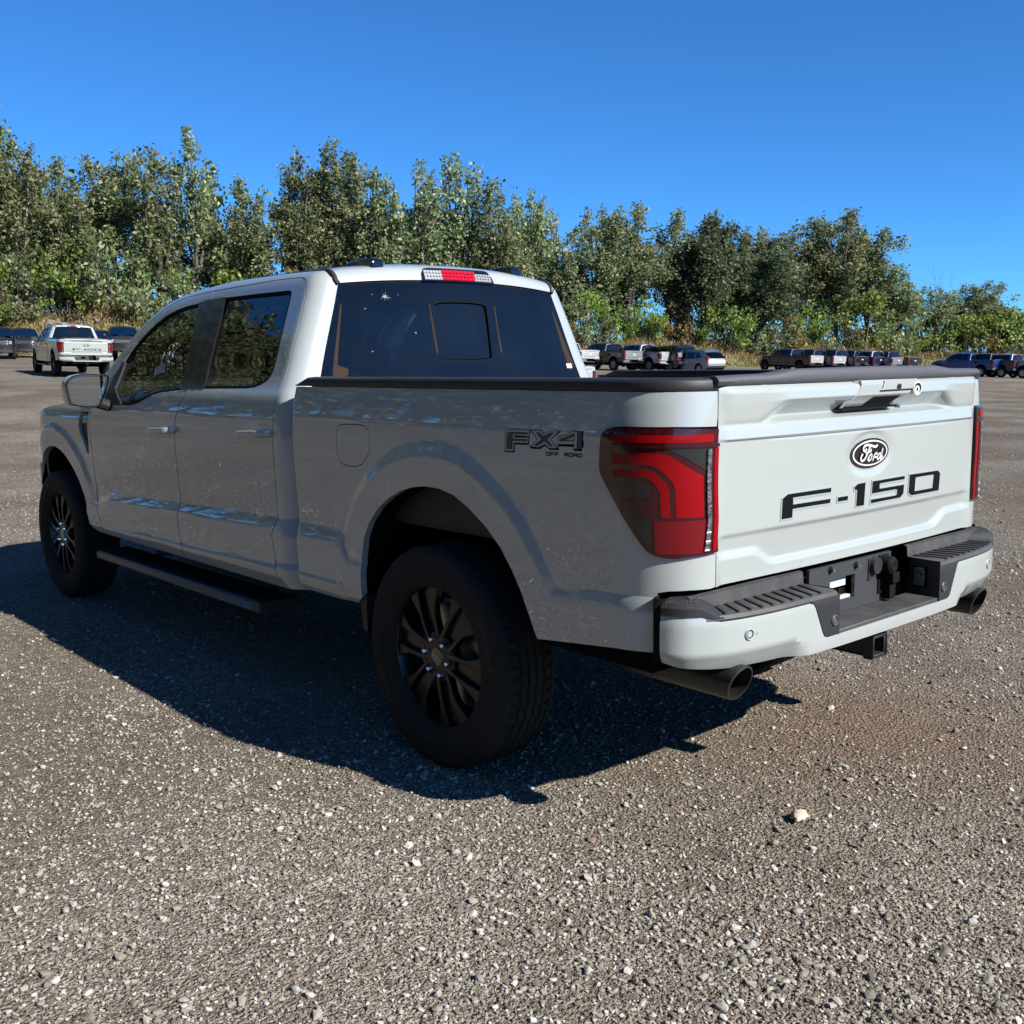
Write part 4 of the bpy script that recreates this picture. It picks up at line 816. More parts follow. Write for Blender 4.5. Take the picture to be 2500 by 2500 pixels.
for (x, y, z, s, rot) in WPOS:
    if rim_me is None:
        wo = rim_b.build('wheel', [M_RIMB, M_RIMF, M_STEEL], truck, 30, fix=False); rim_me = wo.data
        ty = tyre_b.build('tyre', M_RUB, wo, 40); tyre_me = ty.data
        b = MB(); b.lathe([(-.100, 0), (-.1015, .024), (-.100, .033), (-.094, .036)], 32); cap_b = b.build('hub_cap', M_GLOSSBLK, wo, 40)
        b = MB(); b.v = []; n = 24
        for (o, a1, b1, mi) in ((.1025, .0215, .0090, 0), (.1029, .0195, .0072, 1)):
            b.add([(-o, a1 * math.cos(t), b1 * math.sin(t)) for t in np.linspace(0, 2 * np.pi, n, endpoint=False)], [tuple(range(n))[::-1]], mi)
        for (y0, z0, y1, z1) in ((.012, .003, .003, .004), (.008, .004, .006, -.004), (.002, -.003, -.002, .003), (-.004, -.003, -.007, .002), (-.010, -.003, -.013, .004)):
            b.add([(-.1033, y0 + .001, z0), (-.1033, y1 + .001, z1), (-.1033, y1 - .001, z1), (-.1033, y0 - .001, z0)], [(0, 1, 2, 3)], 0)
        b.build('hub_emblem', [M_STEEL, M_GLOSSBLK], wo, 10)
        for k in range(6):
            a = k * math.pi / 3; b = MB(); c = (0, .0675 * math.cos(a), .0675 * math.sin(a))
            b.lathe([(-.096, .0155), (-.090, .0155), (-.090, .017)], 16, c=c, mi=1); b.lathe([(-.090, .0105), (-.110, .0100), (-.1135, .007), (-.1145, 0)], 6 if k else 20, c=c); b.build('lug_nut', [M_CHR, M_RIMB], wo, 40)
        # raised words on the sidewall
        cu = bpy.data.curves.new('t', 'FONT'); cu.size = .030; cu.extrude = .0006; cu.resolution_u = 2; cu.space_character = 1.15
        b = MB()
        for txt, a0 in (('Dynapro AT2', 150), ('HANKOOK', -40)):
            cu.body = txt; to = bpy.data.objects.new('t', cu); SC.collection.objects.link(to); bpy.context.view_layer.update(); me = bpy.data.meshes.new_from_object(to.evaluated_get(bpy.context.evaluated_depsgraph_get()))
            V = [v.co for v in me.vertices]; wdt = max(v.x for v in V)
            b.add([(-.1288 - v.z + .06 * 0, (.327 + v.y) * math.cos(R(a0) - (v.x - wdt / 2) / .327), (.327 + v.y) * math.sin(R(a0) - (v.x - wdt / 2) / .327)) for v in V], [tuple(p.vertices) for p in me.polygons])
            bpy.data.objects.remove(to); bpy.data.meshes.remove(me)
        b.build('sidewall_lettering', mat('raised_rubber', (.045, .045, .046), .6), wo, 20, fix=True)
        proto = wo
    else:
        wo = proto.copy(); link(wo, truck)
        for c in children(proto): d = c.copy(); link(d, wo)
    wo.location = (x, y, z); wo.rotation_euler = (R(rot), 0, 0) if s > 0 else (R(rot), 0, math.pi)
    wheels.append(wo)
# wheel houses, mud flaps, underbody, axle
for s in S2:
    for arch, x0, x1 in ((ARCH_R, -.955, -.60), (ARCH_F, -.955, -.60)):
        q = inset(arch + [], 0); b = MB(); c = (sum(p[0] for p in arch) / len(arch), .45)
        P = np.array([[(x * s, y, z + .004) for y, z in arch] for x in (x0, x1)]); b.grid(P, flip=(s > 0))
        n = len(arch); b.add([(x1 * s, y, z + .004) for y, z in arch], [tuple(range(n))]); b.build('wheel_house', M_DARK, truck, fix=False)
    b = MB(); b.hexa([(-.97 * s, .445, .424), (-.74 * s, .445, .424), (-.74 * s, .452, .424), (-.97 * s, .475, .424), (-.968 * s, .452, .572), (-.74 * s, .452, .572), (-.74 * s, .46, .572), (-.968 * s, .497, .572)]); b.build('mud_flap', M_BLK, truck, 30, fix=True)
    b = MB(); b.box((-.958 if s > 0 else .60, -1.03, .572), (-.60 if s > 0 else .958, -.555, .622)); b.build('lower_valance', M_DARK, truck)
b = MB(); b.box((-.58, -1.0, .50), (-.44, 4.6, .66)); b.box((.44, -1.0, .50), (.58, 4.6, .66)); b.box((-.9, .50, .52), (.9, 3.40, .66)); b.box((-.60, -1.0, .66), (.60, .55, .85)); b.box((-.60, 3.3, .45), (.60, 4.6, .85)); b.box((-.25, 1.2, .36), (.25, 3.3, .52))
b.tube([(-.75, 0, .41), (.75, 0, .41)], .06, 12); b.lathe([(-.14, 0), (-.12, .12), (0, .16), (.12, .12), (.14, 0)], 16, c=(0, 0, .41)); b.tube([(0, .1, .43), (0, 2.6, .50)], .045, 10); b.tube([(-.72, 3.99, .41), (.72, 3.99, .41)], .05, 10); b.build('chassis', M_DARK, truck)
b = MB(); b.lathe([(-.13, 0), (-.13, .30), (-.11, .37), (.11, .37), (.13, .30), (.13, 0)], 32, 'z', c=(0, -.55, .62)); b.build('spare_wheel', M_RUB, truck, 40)
# running boards
for s in S2:
    b = MB(); sec = [(-.985, .340), (-.992, .348), (-.992, .378), (-.984, .388), (-.80, .392), (-.79, .35)]
    P = np.array([[(x * s, y, z + .010 * (3.33 - y) / 2.0) for x, z in sec] for y in (1.30, 1.302, 3.32, 3.325)]); b.grid(P, flip=(s > 0)); b.f += [(0, 1, 2, 3, 4, 5), (18, 19, 20, 21, 22, 23)]; b.m += [0, 0]
    b.box((-.78 if s > 0 else .5, 1.5, .38), (-.5 if s > 0 else .78, 1.56, .46)); b.box((-.78 if s > 0 else .5, 2.9, .38), (-.5 if s > 0 else .78, 2.96, .46)); rb = b.build('running_board', mat('board_grey', (.11, .10, .09), .38), truck, 35, bev=.003, fix=True)
    b = MB()
    for i in range(64):
        y = 1.36 + i * .0300; zt = .3915 + .010 * (3.33 - y) / 2.0; b.box(((-.975 if s > 0 else .815), y, zt - .002), ((-.815 if s > 0 else .975), y + .013, zt + .0035))
    tag(b.build('tread_rib', M_RUB, rb, 30), kind='stuff')
    b = MB(); P = np.array([[(x * 1.003 * s if x < -.9 else x * s, y, z + (.002 if z > .38 else -.002) + .010 * (3.33 - y) / 2.0) for x, z in sec] for y in (1.295, 1.375)]); b.grid(P, flip=(s > 0)); b.f += [tuple(range(6)), tuple(range(6, 12))]; b.m += [0, 0]; b.build('board_end', M_BLK, rb, 30, fix=True)
# door handles
HB = [((2.415, 1.125, 1.161), (2.10, 1.135, 1.177)), ((1.425, 1.145, 1.190), (1.115, 1.158, 1.203))]
for d, s, (p0, p1) in [(fd[0], 1, HB[0]), (fd[1], -1, HB[0]), (rd[0], 1, HB[1]), (rd[1], -1, HB[1])]:
    b = MB(); y0, y1 = p0[0] - .015, p1[0] + .015; zb0, zb1 = (p0[1] + p0[2]) / 2, (p1[1] + p1[2]) / 2; rows = []
    for t in np.linspace(0, 1, 15):
        y = y0 + (y1 - y0) * t; zc = zb0 + (zb1 - zb0) * t; out = .044 * (1 - abs(2 * t - 1) ** 6) + .010; hh = .0165
        X = -.986; rows.append([((X - out + .012) * s, y, zc - hh), ((X - out) * s, y, zc - hh * .7), ((X - out - .003) * s, y, zc), ((X - out) * s, y, zc + hh * .75), ((X - out + .012) * s, y, zc + hh), ((X - out + .020) * s, y, zc)])
    b.grid(np.array(rows), wrap=True, flip=(s < 0)); b.f += [tuple(range(6)), tuple(range(84, 90))]; b.m += [0, 0]; b.build('door_handle', P_WHITE, d, 50, fix=True)
    if d in fd:
        pass
    yc, zc = (p0[0] + p1[0]) / 2, (p0[1] + p0[2]) / 2 + .006
    ell = [(yc + .075 * math.cos(t), zc + .048 * math.sin(t)) for t in th[::2]]
    b = MB(); rows = [[tuple(np.array([float(q[0]) for q in cab_map(np.array([yc + .085 * k_ * math.cos(t)]), np.array([zc + .05 * k_ * math.sin(t)]))]) * (s, 1, 1) + (-.0006 * s * (1 - 0 * k_), 0, 0)) for t in th[::2]] for k_ in (1.0, .8)]
    b.grid(np.array(rows), wrap=True, flip=(s > 0)); b.build('handle_cup', P_WHITE, d, 60)
# mirrors
for d, s in zip(fd, S2):
    def mm(a, c, h): return (a * s, 2.93 - h - (a + 1.12) * .17 - (c - 1.35) * .025, c)
    OUT = smooth_poly([(-1.242, 1.440), (-1.018, 1.437), (-1.004, 1.415), (-1.058, 1.268), (-1.078, 1.252), (-1.205, 1.268), (-1.226, 1.285)], 2)
    b = MB(); n = len(OUT)
    rows = []
    for (k_, h) in ((1.0, .016), (1.02, .0), (1.02, -.03), (.96, -.08), (.80, -.12), (.5, -.14)):
        cx, cz = -1.125, 1.35; rows.append([mm(cx + (a - cx) * k_, cz + (c - cz) * k_, h) for a, c in OUT])
    b.grid(np.array(rows), wrap=True, flip=(s < 0)); b.f.append(tuple(range(5 * n, 6 * n))); b.m.append(0); mo = b.build('mirror', P_WHITE, truck, 45, fix=True)
    b = MB(); rows = [[mm(-1.125 + (a + 1.125) * k_, 1.35 + (c - 1.35) * k_, h) for a, c in OUT] for k_, h in ((1.0, .0165), (.965, .020), (.93, .016), (.925, .008))]; b.grid(np.array(rows), wrap=True, flip=(s < 0)); b.build('mirror_bezel', M_GLOSSBLK, mo, 50, fix=True)
    b = MB(); rows = [[mm(-1.125 + (a + 1.125) * k_, 1.35 + (c - 1.35) * k_, h) for a, c in OUT] for k_, h in ((.885, .0095), (.87, .0115), (.855, .0095))]; b.grid(np.array(rows), wrap=True, flip=(s < 0)); b.build('mirror_trim', mat('mirror_rim', (.55, .56, .57), .2, metal=1), mo, 50, fix=True)
    b = MB(); b.add([mm(-1.125 + (a + 1.125) * .93, 1.35 + (c - 1.35) * .93, .0088) for a, c in OUT], [tuple(range(n))]); b.build('mirror_glass', M_MIRR, mo, 20, fix=True)
    b = MB(); b.tube([(-1.06 * s, 2.97, 1.285), (-1.0 * s, 2.985, 1.262), (-.93 * s, 2.99, 1.262)], [.035, .032, .034], 10); b.build('mirror_arm', M_BLK, mo)
# cabin: seats, dash, floor, wheel
b = MB(); b.box((-.86, 1.12, .62), (.86, 3.3, .70)); b.box((-.9, 3.1, .7), (.9, 3.3, 1.24)); b.box((-.80, 2.95, .95), (.80, 3.2, 1.22)); b.box((-.16, 2.0, .7), (.16, 3.0, 1.0)); b.box((-.68, 1.16, 1.80), (.68, 2.5, 1.84)); b.build('cabin_trim', M_INT, truck, bev=.03)
for x in (-.42, .42):
    b = MB(); b.box((x - .26, 2.0, .80), (x + .26, 2.5, 1.0)); b.hexa([(x - .25, 1.97, .95), (x + .25, 1.97, .95), (x + .25, 2.10, .95), (x - .25, 2.10, .95), (x - .22, 1.80, 1.50), (x + .22, 1.80, 1.50), (x + .22, 1.92, 1.50), (x - .22, 1.92, 1.50)]); b.box((x - .13, 1.76, 1.52), (x + .13, 1.87, 1.72)); b.build('seat', M_INT, truck, bev=.04)
b = MB(); b.box((-.75, 1.25, .80), (.75, 1.75, .98)); b.hexa([(-.75, 1.25, .95), (.75, 1.25, .95), (.75, 1.38, .95), (-.75, 1.38, .95), (-.70, 1.14, 1.42), (.70, 1.14, 1.42), (.70, 1.24, 1.42), (-.70, 1.24, 1.42)])
for x in (-.45, 0, .45): b.box((x - .13, 1.15, 1.43), (x + .13, 1.24, 1.56))
b.build('rear_bench', M_INT, truck, bev=.03)
b = MB(); b.tube([(-.42 + .19 * math.cos(t), 2.72 + .07 * math.sin(t), 1.12 + .17 * math.sin(t)) for t in np.linspace(0, 2 * np.pi, 25)], .014, 8); b.tube([(-.42, 2.72, 1.12), (-.42, 2.95, 1.05)], .03, 8); b.build('steering_wheel', M_INT, truck)
# inner skin keeps daylight out of the panel gaps
b = MB(); b.box((-.91, 1.06, .55), (-.895, 3.3, 1.24)); b.box((.895, 1.06, .55), (.91, 3.3, 1.24)); b.box((-.88, 1.0, .55), (.88, 1.03, 1.36)); b.box((-.76, -1.085, .82), (.76, -1.07, 1.38)); b.build('inner_skin', M_DARK, truck)
# ------------------------------------------------------------------ terrain
def gz(x, y):
    x = np.asarray(x, float); y = np.asarray(y, float); r = np.hypot(x + 1, y + 1); s = sm(10, 44, r); k = np.minimum(1, 130 / np.maximum(r, 1))
    return s * k * (-.019 * x + .0355 * np.where(y > 0, y, .25 * y)) + .006 * np.sin(x * .9 + 1) * np.cos(y * .7) * sm(5, 12, r)
FHV = Vector((FW.x, FW.y, 0)).normalized()
def az_of(px): return math.atan2(FW.x, FW.y) + math.atan((px - 966) / (FPX / 2500 * 1932))     # photo column (1932 wide) -> compass bearing
def at_dist(px, d):
    a = az_of(px); x, y = CAM.x + d * math.sin(a), CAM.y + d * math.cos(a); return x, y, float(gz(x, y))
def nodes_mat(name):
    m = bpy.data.materials.new(name); m.use_nodes = True; return m, m.node_tree, m.node_tree.nodes['Principled BSDF']
def N(t, typ, **kw):
    n = t.nodes.new(typ)
    for k, v in kw.items():
        if k in n.inputs: n.inputs[k].default_value = v
        else: setattr(n, k, v)
    return n
def ramp(t, src, stops, k=1.0, tint=(1, 1, 1)):
    stops = [(p, tuple(c * k * q for c, q in zip(cc, tint))) for p, cc in stops]
    r = t.nodes.new('ShaderNodeValToRGB'); e = r.color_ramp.elements
    while len(e) < len(stops): e.new(.5)
    for q, (p, c) in zip(e, stops): q.position = p; q.color = (*c, 1)
    t.links.new(src, r.inputs[0]); return r.outputs[0]
def mixc(t, f, a, b, mode='MIX'):
    n = t.nodes.new('ShaderNodeMix'); n.data_type = 'RGBA'; n.blend_type = mode
    for sock, v in ((n.inputs['Factor'], f), (n.inputs['A'], a), (n.inputs['B'], b)):
        if isinstance(v, bpy.types.NodeSocket): t.links.new(v, sock)
        elif isinstance(v, tuple): sock.default_value = (*v, 1)
        else: sock.default_value = v
    return n.outputs['Result']
# gravel: packed dirt with crushed stone of several sizes pressed into it
GM, t, b_ = nodes_mat('gravel'); b_.inputs['Roughness'].default_value = .92; b_.inputs['Specular IOR Level'].default_value = .2
geo = N(t, 'ShaderNodeNewGeometry'); pos = geo.outputs['Position']
wn = N(t, 'ShaderNodeTexNoise', Scale=40.0, Detail=2.0); t.links.new(pos, wn.inputs['Vector'])
wv = N(t, 'ShaderNodeVectorMath', operation='SCALE', Scale=.016); t.links.new(wn.outputs['Color'], wv.inputs[0])
wa = N(t, 'ShaderNodeVectorMath', operation='ADD'); t.links.new(pos, wa.inputs[0]); t.links.new(wv.outputs[0], wa.inputs[1])
v1 = N(t, 'ShaderNodeTexVoronoi', Scale=75.0); t.links.new(wa.outputs[0], v1.inputs['Vector'])
v2 = N(t, 'ShaderNodeTexVoronoi', Scale=170.0); t.links.new(wa.outputs[0], v2.inputs['Vector'])
v3 = N(t, 'ShaderNodeTexVoronoi', Scale=21.0); t.links.new(wa.outputs[0], v3.inputs['Vector'])
s1 = N(t, 'ShaderNodeSeparateColor'); t.links.new(v1.outputs['Color'], s1.inputs[0])
s3 = N(t, 'ShaderNodeSeparateColor'); t.links.new(v3.outputs['Color'], s3.inputs[0])
c1 = ramp(t, s1.outputs[0], [(0, (.15, .13, .11)), (.35, (.31, .285, .25)), (.7, (.47, .44, .40)), (.9, (.60, .575, .54)), (1, (.74, .71, .67))], .62, (1, .985, .935))
c2 = ramp(t, v2.outputs['Color'], [(0, (.13, .112, .095)), (.6, (.36, .33, .29)), (1, (.62, .59, .54))], .62, (1, .985, .935))
cm = mixc(t, .45, c1, c2)
pn = N(t, 'ShaderNodeTexNoise', Scale=.42, Detail=7.0, Roughness=.62); t.links.new(pos, pn.inputs['Vector'])
pf = ramp(t, pn.outputs['Fac'], [(.40, (0, 0, 0)), (.58, (1, 1, 1))])
pn3 = N(t, 'ShaderNodeTexNoise', Scale=9.0, Detail=5.0, Roughness=.7); t.links.new(pos, pn3.inputs['Vector'])
dirt = ramp(t, pn3.outputs['Fac'], [(.3, (.15, .122, .097)), (.7, (.255, .215, .175))], .62, (1, .985, .935))
dmask = N(t, 'ShaderNodeMath', operation='MULTIPLY'); t.links.new(pf, dmask.inputs[0]); dmask.inputs[1].default_value = .75
col = mixc(t, dmask.outputs[0], cm, dirt)
sp = N(t, 'ShaderNodeTexNoise', Scale=16.0, Detail=3.0, Roughness=.75); t.links.new(pos, sp.inputs['Vector'])
spk = ramp(t, sp.outputs['Fac'], [(.34, (.74, .72, .70)), (.5, (1, 1, 1)), (.66, (1.25, 1.24, 1.21))])
col = mixc(t, 1.0, col, spk, 'MULTIPLY')
# brownish stain behind the bumper, tyre-worn patches further out
pn2 = N(t, 'ShaderNodeTexNoise', Scale=.055, Detail=4.0); t.links.new(pos, pn2.inputs['Vector'])
wide = ramp(t, pn2.outputs['Fac'], [(.35, (.86, .82, .78)), (.65, (1.16, 1.12, 1.06))])
col = mixc(t, 1.0, col, wide, 'MULTIPLY')
vd = N(t, 'ShaderNodeVectorMath', operation='DISTANCE'); vd.inputs[1].default_value = (.58, -.95, 0); t.links.new(pos, vd.inputs[0])
st = N(t, 'ShaderNodeMapRange'); st.inputs['From Min'].default_value = .25; st.inputs['From Max'].default_value = .95; st.inputs['To Min'].default_value = .75; st.inputs['To Max'].default_value = 0; t.links.new(vd.outputs['Value'], st.inputs['Value'])
stn = N(t, 'ShaderNodeMath', operation='MULTIPLY'); t.links.new(st.outputs[0], stn.inputs[0]); t.links.new(pn3.outputs['Fac'], stn.inputs[1])
col = mixc(t, stn.outputs[0], col, (.20, .125, .075))
t.links.new(col, b_.inputs['Base Color'])
h1 = N(t, 'ShaderNodeMath', operation='MULTIPLY_ADD'); t.links.new(v1.outputs['Distance'], h1.inputs[0]); h1.inputs[1].default_value = -1.0
t.links.new(s1.outputs[1], h1.inputs[2])
h2 = N(t, 'ShaderNodeMath', operation='MULTIPLY_ADD'); t.links.new(v2.outputs['Distance'], h2.inputs[0]); h2.inputs[1].default_value = -.45; t.links.new(h1.outputs[0], h2.inputs[2])
bp = N(t, 'ShaderNodeBump', Strength=1.0, Distance=.014); t.links.new(h2.outputs[0], bp.inputs['Height']); t.links.new(bp.outputs[0], b_.inputs['Normal'])
rr = np.concatenate([[0], np.geomspace(.5, 900, 70)]); th_ = np.linspace(0, 2 * np.pi, 97)[:-1]
X = -1.5 + rr[:, None] * np.sin(th_)[None]; Y = -1.0 + rr[:, None] * np.cos(th_)[None]
gb = MB(); gb.grid(np.stack([X, Y, gz(X, Y)], -1), wrap=True, flip=False); tag(gb.build('ground', GM, ang=180, fix=False), kind='structure')
# ---- loose gravel near the truck: one scatter of small crushed stones
def stuff_points(name, P, scl, rot, tint, material, label_kind='stuff'):
    me = bpy.data.meshes.new(name); me.vertices.add(len(P)); me.vertices.foreach_set('co', P.astype(np.float32).ravel())
    for nm, arr in (('scl', scl), ('rot', rot)):
        a = me.attributes.new(nm, 'FLOAT_VECTOR', 'POINT'); a.data.foreach_set('vector', arr.astype(np.float32).ravel())
    a = me.attributes.new('tint', 'FLOAT', 'POINT'); a.data.foreach_set('value', tint.astype(np.float32))
    o = link(bpy.data.objects.new(name, me)); me.materials.append(material); o['kind'] = label_kind
    g = bpy.data.node_groups.new(name, 'GeometryNodeTree'); g.interface.new_socket('Geometry', in_out='INPUT', socket_type='NodeSocketGeometry'); g.interface.new_socket('Geometry', in_out='OUTPUT', socket_type='NodeSocketGeometry')
    n = g.nodes; gi = n.new('NodeGroupInput'); go = n.new('NodeGroupOutput'); ic = n.new('GeometryNodeMeshIcoSphere'); ic.inputs['Radius'].default_value = .5; ic.inputs['Subdivisions'].default_value = 1
    sp = n.new('GeometryNodeSetPosition'); nz = n.new('ShaderNodeTexNoise'); nz.inputs['Scale'].default_value = 2.3
    sb = n.new('ShaderNodeVectorMath'); sb.operation = 'SUBTRACT'; sb.inputs[1].default_value = (.5, .5, .5); sc = n.new('ShaderNodeVectorMath'); sc.operation = 'SCALE'; sc.inputs['Scale'].default_value = .75
    sm_ = n.new('GeometryNodeSetMaterial'); sm_.inputs['Material'].default_value = material
    io = n.new('GeometryNodeInstanceOnPoints'); L = g.links
    L.new(ic.outputs[0], sp.inputs[0]); L.new(nz.outputs['Color'], sb.inputs[0]); L.new(sb.outputs[0], sc.inputs[0]); L.new(sc.outputs[0], sp.inputs['Offset']); L.new(sp.outputs[0], sm_.inputs[0])
    L.new(gi.outputs[0], io.inputs['Points']); L.new(sm_.outputs[0], io.inputs['Instance'])
    for nm, sock in (('scl', 'Scale'), ('rot', 'Rotation')):
        a = n.new('GeometryNodeInputNamedAttribute'); a.data_type = 'FLOAT_VECTOR'; a.inputs['Name'].default_value = nm; L.new(a.outputs[0], io.inputs[sock])
    L.new(io.outputs[0], go.inputs[0]); md = o.modifiers.new('scatter', 'NODES'); md.node_group = g; return o
SM, t, b_ = nodes_mat('crushed_stone'); b_.inputs['Roughness'].default_value = .88; b_.inputs['Specular IOR Level'].default_value = .25
at = N(t, 'ShaderNodeAttribute', attribute_type='INSTANCER', attribute_name='tint')
t.links.new(ramp(t, at.outputs['Fac'], [(0, (.13, .112, .095)), (.3, (.25, .225, .195)), (.55, (.38, .35, .315)), (.80, (.52, .50, .47)), (.93, (.68, .66, .63)), (.97, (.31, .19, .13)), (1, (.66, .64, .60))], .66, (1.01, .985, .93)), b_.inputs['Base Color'])
rng = np.random.default_rng(7)
n0 = 700000; r = 1.75 * (34 / 1.75) ** (rng.random(n0) ** .72); a = R(-30) + R(150) * rng.random(n0)
# flat in r, thinned so that the density stays even close by
keep = rng.random(n0) < np.clip((r / 2.6) ** 1.2, .35, 1); r, a = r[keep], a[keep]
X = CAM.x + r * np.sin(a); Y = CAM.y + r * np.cos(a)
from mathutils import noise as mno
pat = np.array([.5 + .55 * mno.fractal((x * .75, y * .75, 2.7), 1.0, 2.1, 4) for x, y in zip(X.tolist(), Y.tolist())])
stain = np.exp(-((X - .58) / .36) ** 2 - ((Y + .95) / .50) ** 2)
k = rng.random(len(X)) < (1 - .8 * stain) * np.clip(.20 + 1.15 * (pat - .15), .10, 1); X, Y, pat = X[k], Y[k], pat[k]; n = len(X)
d = .0054 * np.exp(rng.normal(0, .46, n)); d = np.clip(d * np.clip(.75 + .6 * pat, .7, 1.4), .003, .026); rdist = np.hypot(X - CAM.x, Y - CAM.y); d = d * np.clip(.88 + .04 * rdist, .95, 1.4)
scl = d[:, None] * np.stack([1.15 + .35 * rng.random(n), .75 + .4 * rng.random(n), .5 + .4 * rng.random(n)], 1)
rot = np.stack([rng.normal(0, .35, n), rng.normal(0, .35, n), rng.random(n) * 6.28], 1)
stuff_points('loose_gravel', np.stack([X, Y, gz(X, Y) + scl[:, 2] * .26], 1), scl, rot, .45 + (rng.random(n) - .45) * np.clip(1.1 - .05 * rdist, .3, .95), SM)
# ------------------------------------------------------------------ grassy bank in front of the trees
FOOT = [(-38, -48), (-33, -25), (-30, -8), (-28.5, 8), (-26, 20), (-21, 34), (-13, 50), (0, 71), (15, 84), (36, 77), (54, 66), (66, 65.5), (80, 66), (105, 60), (135, 46), (165, 20), (185, -15)]
fx = np.array([p[0] for p in FOOT], float); fy = np.array([p[1] for p in FOOT], float); fa = np.arctan2(fx - CAM.x, fy - CAM.y); fd_ = np.hypot(fx - CAM.x, fy - CAM.y); foot_d = pch(fa, fd_)
def bank_h(t, a=0): return (1.9 + 1.2 * sm(R(37), R(22), a) * sm(R(-15), R(8), a)) * sm(0, 5.5, t) * (1 + .22 * np.sin(a * 37 + 1) + .15 * np.sin(a * 91)) + .25 * sm(5, 30, t)
def bank_pt(a, t):
    d = foot_d(a) + t; x = CAM.x + d * np.sin(a); y = CAM.y + d * np.cos(a); return x, y, gz(x, y) + bank_h(t, a)
aa = np.linspace(fa[0], fa[-1], 260); tt_ = np.array([-.6, 0, .8, 1.6, 2.6, 3.6, 5, 7, 10, 16, 26, 45, 80]); A_, T_ = np.meshgrid(aa, tt_)
X, Y, Z = bank_pt(A_, T_); Z[0] -= .3; rngb = np.random.default_rng(3); Z[2:8] += rngb.normal(0, .08, Z[2:8].shape)
BKM, t, b_ = nodes_mat('dry_bank'); b_.inputs['Roughness'].default_value = .95; geo = N(t, 'ShaderNodeNewGeometry')
n1 = N(t, 'ShaderNodeTexNoise', Scale=.35, Detail=8.0, Roughness=.7); t.links.new(geo.outputs['Position'], n1.inputs['Vector'])
t.links.new(ramp(t, n1.outputs['Fac'], [(.3, (.07, .075, .03)), (.5, (.16, .13, .06)), (.7, (.24, .19, .10))]), b_.inputs['Base Color'])
bk = MB(); bk.grid(np.stack([X, Y, Z], -1), flip=True); tag(bk.build('grass_bank', BKM, ang=180), kind='structure')
def tri_object(name, V, F, mats, mi=None):
    """fast mesh from numpy: V (n,3), F (m,k)"""
    me = bpy.data.meshes.new(name); k = F.shape[1]; me.vertices.add(len(V)); me.vertices.foreach_set('co', V.astype(np.float32).ravel())
    me.loops.add(F.size); me.loops.foreach_set('vertex_index', F.astype(np.int32).ravel()); me.polygons.add(len(F)); me.polygons.foreach_set('loop_start', np.arange(0, F.size, k, dtype=np.int32)); me.polygons.foreach_set('loop_total', np.full(len(F), k, dtype=np.int32))
    for m in mats: me.materials.append(m)
    if mi is not None: me.polygons.foreach_set('material_index', mi.astype(np.int32))
    me.update(calc_edges=True); return me
def leafy_mat(name, stops, transl=.35, rough=.55, objvar=.0):
    m = bpy.data.materials.new(name); m.use_nodes = True; t = m.node_tree; t.nodes.clear(); o = t.nodes.new('ShaderNodeOutputMaterial'); g = t.nodes.new('ShaderNodeNewGeometry'); c = ramp(t, g.outputs['Random Per Island'], stops)
    if objvar:
        oi = t.nodes.new('ShaderNodeObjectInfo'); mr = t.nodes.new('ShaderNodeMapRange'); mr.inputs['To Min'].default_value = 1 - objvar; mr.inputs['To Max'].default_value = 1 + objvar; t.links.new(oi.outputs['Random'], mr.inputs['Value'])
        hv = t.nodes.new('ShaderNodeHueSaturation'); t.links.new(c, hv.inputs['Color']); t.links.new(mr.outputs[0], hv.inputs['Value'])
        m2 = t.nodes.new('ShaderNodeMapRange'); m2.inputs['To Min'].default_value = .485; m2.inputs['To Max'].default_value = .515; t.links.new(oi.outputs['Random'], m2.inputs['Value']); t.links.new(m2.outputs[0], hv.inputs['Hue']); c = hv.outputs[0]
    p = t.nodes.new('ShaderNodeBsdfPrincipled'); p.inputs['Roughness'].default_value = rough; p.inputs['Specular IOR Level'].default_value = .35; t.links.new(c, p.inputs['Base Color'])
    tr = t.nodes.new('ShaderNodeBsdfTranslucent'); t.links.new(c, tr.inputs[0]); mx = t.nodes.new('ShaderNodeMixShader'); mx.inputs[0].default_value = transl
    t.links.new(p.outputs[0], mx.inputs[1]); t.links.new(tr.outputs[0], mx.inputs[2]); t.links.new(mx.outputs[0], o.inputs[0]); MATS[name] = m; return m
GR_DRY = leafy_mat('dry_grass', [(0, (.16, .10, .045)), (.4, (.27, .19, .085)), (.75, (.36, .27, .13)), (1, (.20, .20, .07))])
GR_GRN = leafy_mat('weed_green', [(0, (.05, .075, .02)), (.5, (.10, .13, .035)), (1, (.17, .18, .06))])
